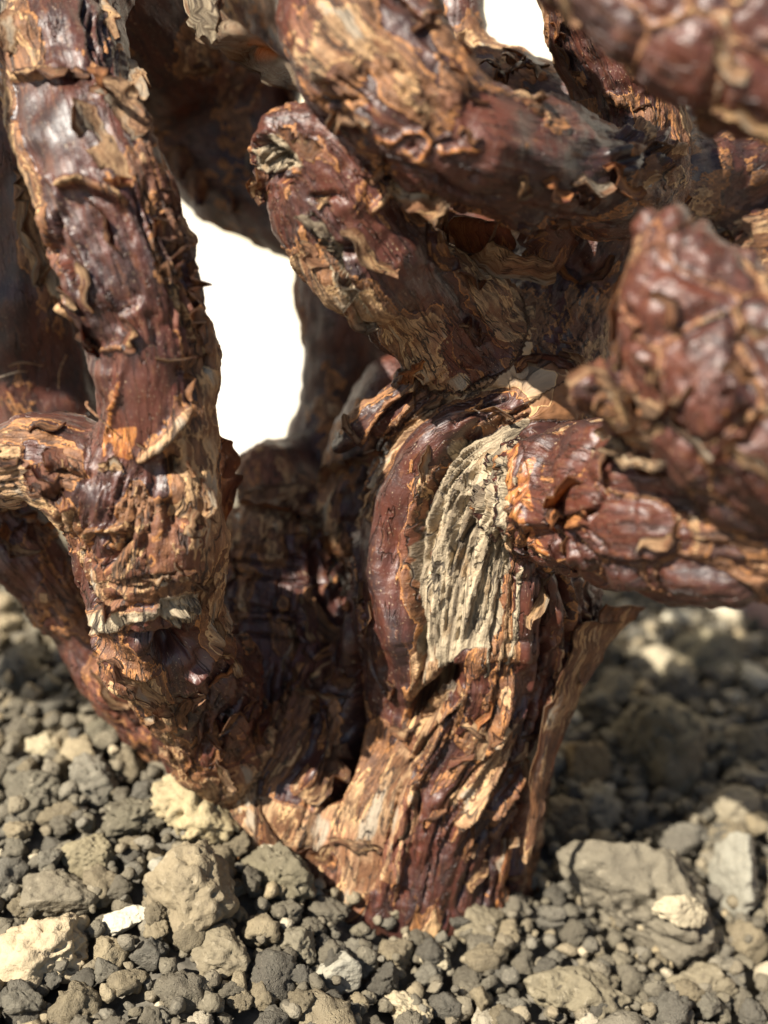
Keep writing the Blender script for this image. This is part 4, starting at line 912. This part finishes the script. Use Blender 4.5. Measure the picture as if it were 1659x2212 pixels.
place(1210, 1780, 120, 120, 'brown-grey stone in the shadow gap by the trunk', short='stone in the shadow gap', col=(.17, .14, .10), seed=43, facets=10, lumpy=.2, pores=.06); place(1510, 2130, 170, 100, 'tan-grey lump below the largest grey rock', short='tan-grey lump', col=(.255, .22, .16), seed=44, facets=12, lumpy=.22, pores=.07)
place(640, 2050, 130, 90, 'greyish lump in the grit in front of the trunk foot', short='greyish front lump', col=(.235, .21, .16), seed=45, facets=12, lumpy=.24, pores=.06)
print('big stones', time.time() - T0)

TR = [(LB[0][2], LB[0][3]), (LB[1][2], LB[1][3])]
def in_trunk(x, y, r):
    z = float(soil_z(x, y)); p = np.array([x, y, z + .05])
    for C, R in TR:
        d = np.linalg.norm(C - p, axis=1) - R
        if d.min() < -r * .25: return True
    return False
acc = np.array([(x, y, r) for x, y, r in PLACED]); pts_ = [tuple(a) for a in acc]
GRIT = []
def scatter(n, rmin, rmax, over, y_lo=-5.0, y_hi=7.0):
    arr = np.array(pts_)
    sizes = np.sort(rmin + (rmax - rmin) * RNG.random(n) ** 1.8)[::-1]
    for r in sizes:
        y = y_lo + (y_hi - y_lo) * RNG.random(); hw = 1.6 + (y + 11.04) * .36; x = RNG.uniform(-hw, hw)
        if math.hypot(x - POT_C[0], y - POT_C[1]) > 7.3 - r: continue
        if len(arr) and (np.hypot(arr[:, 0] - x, arr[:, 1] - y) < over * (arr[:, 2] + r)).any(): continue
        if in_trunk(x, y, r): continue
        pts_.append((x, y, r)); arr = np.vstack([arr, (x, y, r)]); GRIT.append((x, y, r))
scatter(900, .18, .33, .84); scatter(5000, .11, .21, .78); scatter(9000, .045, .11, .62)
# crumbs lying on top of the others
for _ in range(2400):
    y = RNG.uniform(-5, 6); hw = 1.6 + (y + 11.04) * .36; x = RNG.uniform(-hw, hw); r = RNG.uniform(.04, .15)
    if math.hypot(x - POT_C[0], y - POT_C[1]) < 7.1 and not in_trunk(x, y, r): GRIT.append((x, y, -r))
print('scatter', len(GRIT), time.time() - T0)
rows = []
for x, y, r in GRIT:
    z = float(soil_z(x, y)) + (abs(r) * RNG.uniform(-.25, .30) if r > 0 else RNG.uniform(.0, .16)); p = np.array([[x, y, z]]); a, b, d = project(p)
    seen = -20 < a[0] < 1680 and b[0] < 2240
    cx, cy = int((a[0] + 150) / CELL), int((b[0] + 150) / CELL)
    hid = 0 <= cx < GW and 0 <= cy < GH and GRID[cy, cx] >= 0 and PZ[GRID[cy, cx]] < d[0]
    rows.append((abs(r) / d[0] if seen and not hid else 0, x, y, z, abs(r)))
rows.sort(reverse=True)
ROCKS = [rock(4, 100 + q, (1, RNG.uniform(.75, 1), RNG.uniform(.65, .95)), int(RNG.integers(6, 12)), RNG.uniform(.16, .32), RNG.uniform(.08, .17)) for q in range(22)]
meshes = []
for q, (v, f) in enumerate(ROCKS):
    o = mesh_np('grit_stone', v, f, M_STONE); meshes.append(o.data); bpy.data.objects.remove(o)
NIND = 255
TONES = [('dark grey', (.100, .090, .069)), ('brown-grey', (.142, .123, .087)), ('ash grey', (.130, .118, .092)), ('tan', (.200, .163, .102)), ('pale grey', (.190, .171, .128)), ('buff', (.29, .235, .145)), ('cream', (.45, .39, .28))]
LAND = [(a_, b_, c_, d_) for (a_, b_, c_), d_ in zip(PLACED, LANDN)] + [(.2, -.2, 1.6, 'trunk foot')]
for qi, (pr, x, y, z, r) in enumerate(rows[:NIND]):
    o = bpy.data.objects.new('grit_stone', meshes[int(RNG.integers(len(meshes)))]); COL.objects.link(o)
    o.location = (x * S, y * S, z * S); o.scale = (r, r, r)
    ti = int(RNG.choice(7, p=[.20, .22, .16, .19, .12, .07, .04])); tw, tc = TONES[ti]; jt = RNG.uniform(.85, 1.15); o.color = (tc[0] * jt, tc[1] * jt, tc[2] * jt, 1.0)
    o.rotation_euler = (RNG.uniform(-.4, .4), RNG.uniform(-.4, .4), RNG.uniform(0, 6.28))
    dl = [(math.hypot(x - lx, y - ly) - lr, ln_) for lx, ly, lr, ln_ in LAND]; dm, ln_ = min(dl)
    rel = 'touching' if dm < r * 1.1 else 'close to' if dm < r * 1.1 + .5 else 'not far from'
    szw = 'large' if r > .3 else 'middling' if r > .19 else 'small'
    tag(o, f'{szw} {tw} rough grit stone {rel} the {ln_}', 'stone', 'ordinary grit stones bedded in the pot')
LO = [rock(3, 300 + q, (1, RNG.uniform(.75, 1), RNG.uniform(.65, .95)), int(RNG.integers(6, 12)), RNG.uniform(.16, .32), RNG.uniform(.08, .17)) for q in range(16)]
LO2 = [rock(2, 400 + q, (1, .9, .8), 9, .3, .08) for q in range(10)]
VV = []; FF = []; TN = []; k = 0
for pr, x, y, z, r in rows[NIND:]:
    v, f = (LO if r > .11 and pr > 0 else LO2)[int(RNG.integers(10))]; a = RNG.uniform(0, 6.28); ca, sa = math.cos(a), math.sin(a); b = RNG.uniform(-.5, .5); cb, sb = math.cos(b), math.sin(b)
    M_ = np.array([[ca, -sa, 0], [sa, ca, 0], [0, 0, 1]]) @ np.array([[1, 0, 0], [0, cb, -sb], [0, sb, cb]])
    VV.append(v @ M_.T * r + np.array([x, y, z])); FF.append(f + k); TN.append(np.full(len(v), RNG.random())); k += len(v)
o = mesh_np('grit', np.vstack(VV), np.vstack(FF), M_GRIT); attr(o, 'tone', np.concatenate(TN)); tag(o, kind='stuff', label='small grey-brown grit crumbs filling the gaps between stones', cat='grit')
print('done', time.time() - T0, 'tris grit', sum(len(f) for f in FF), 'bark quads', len(F))
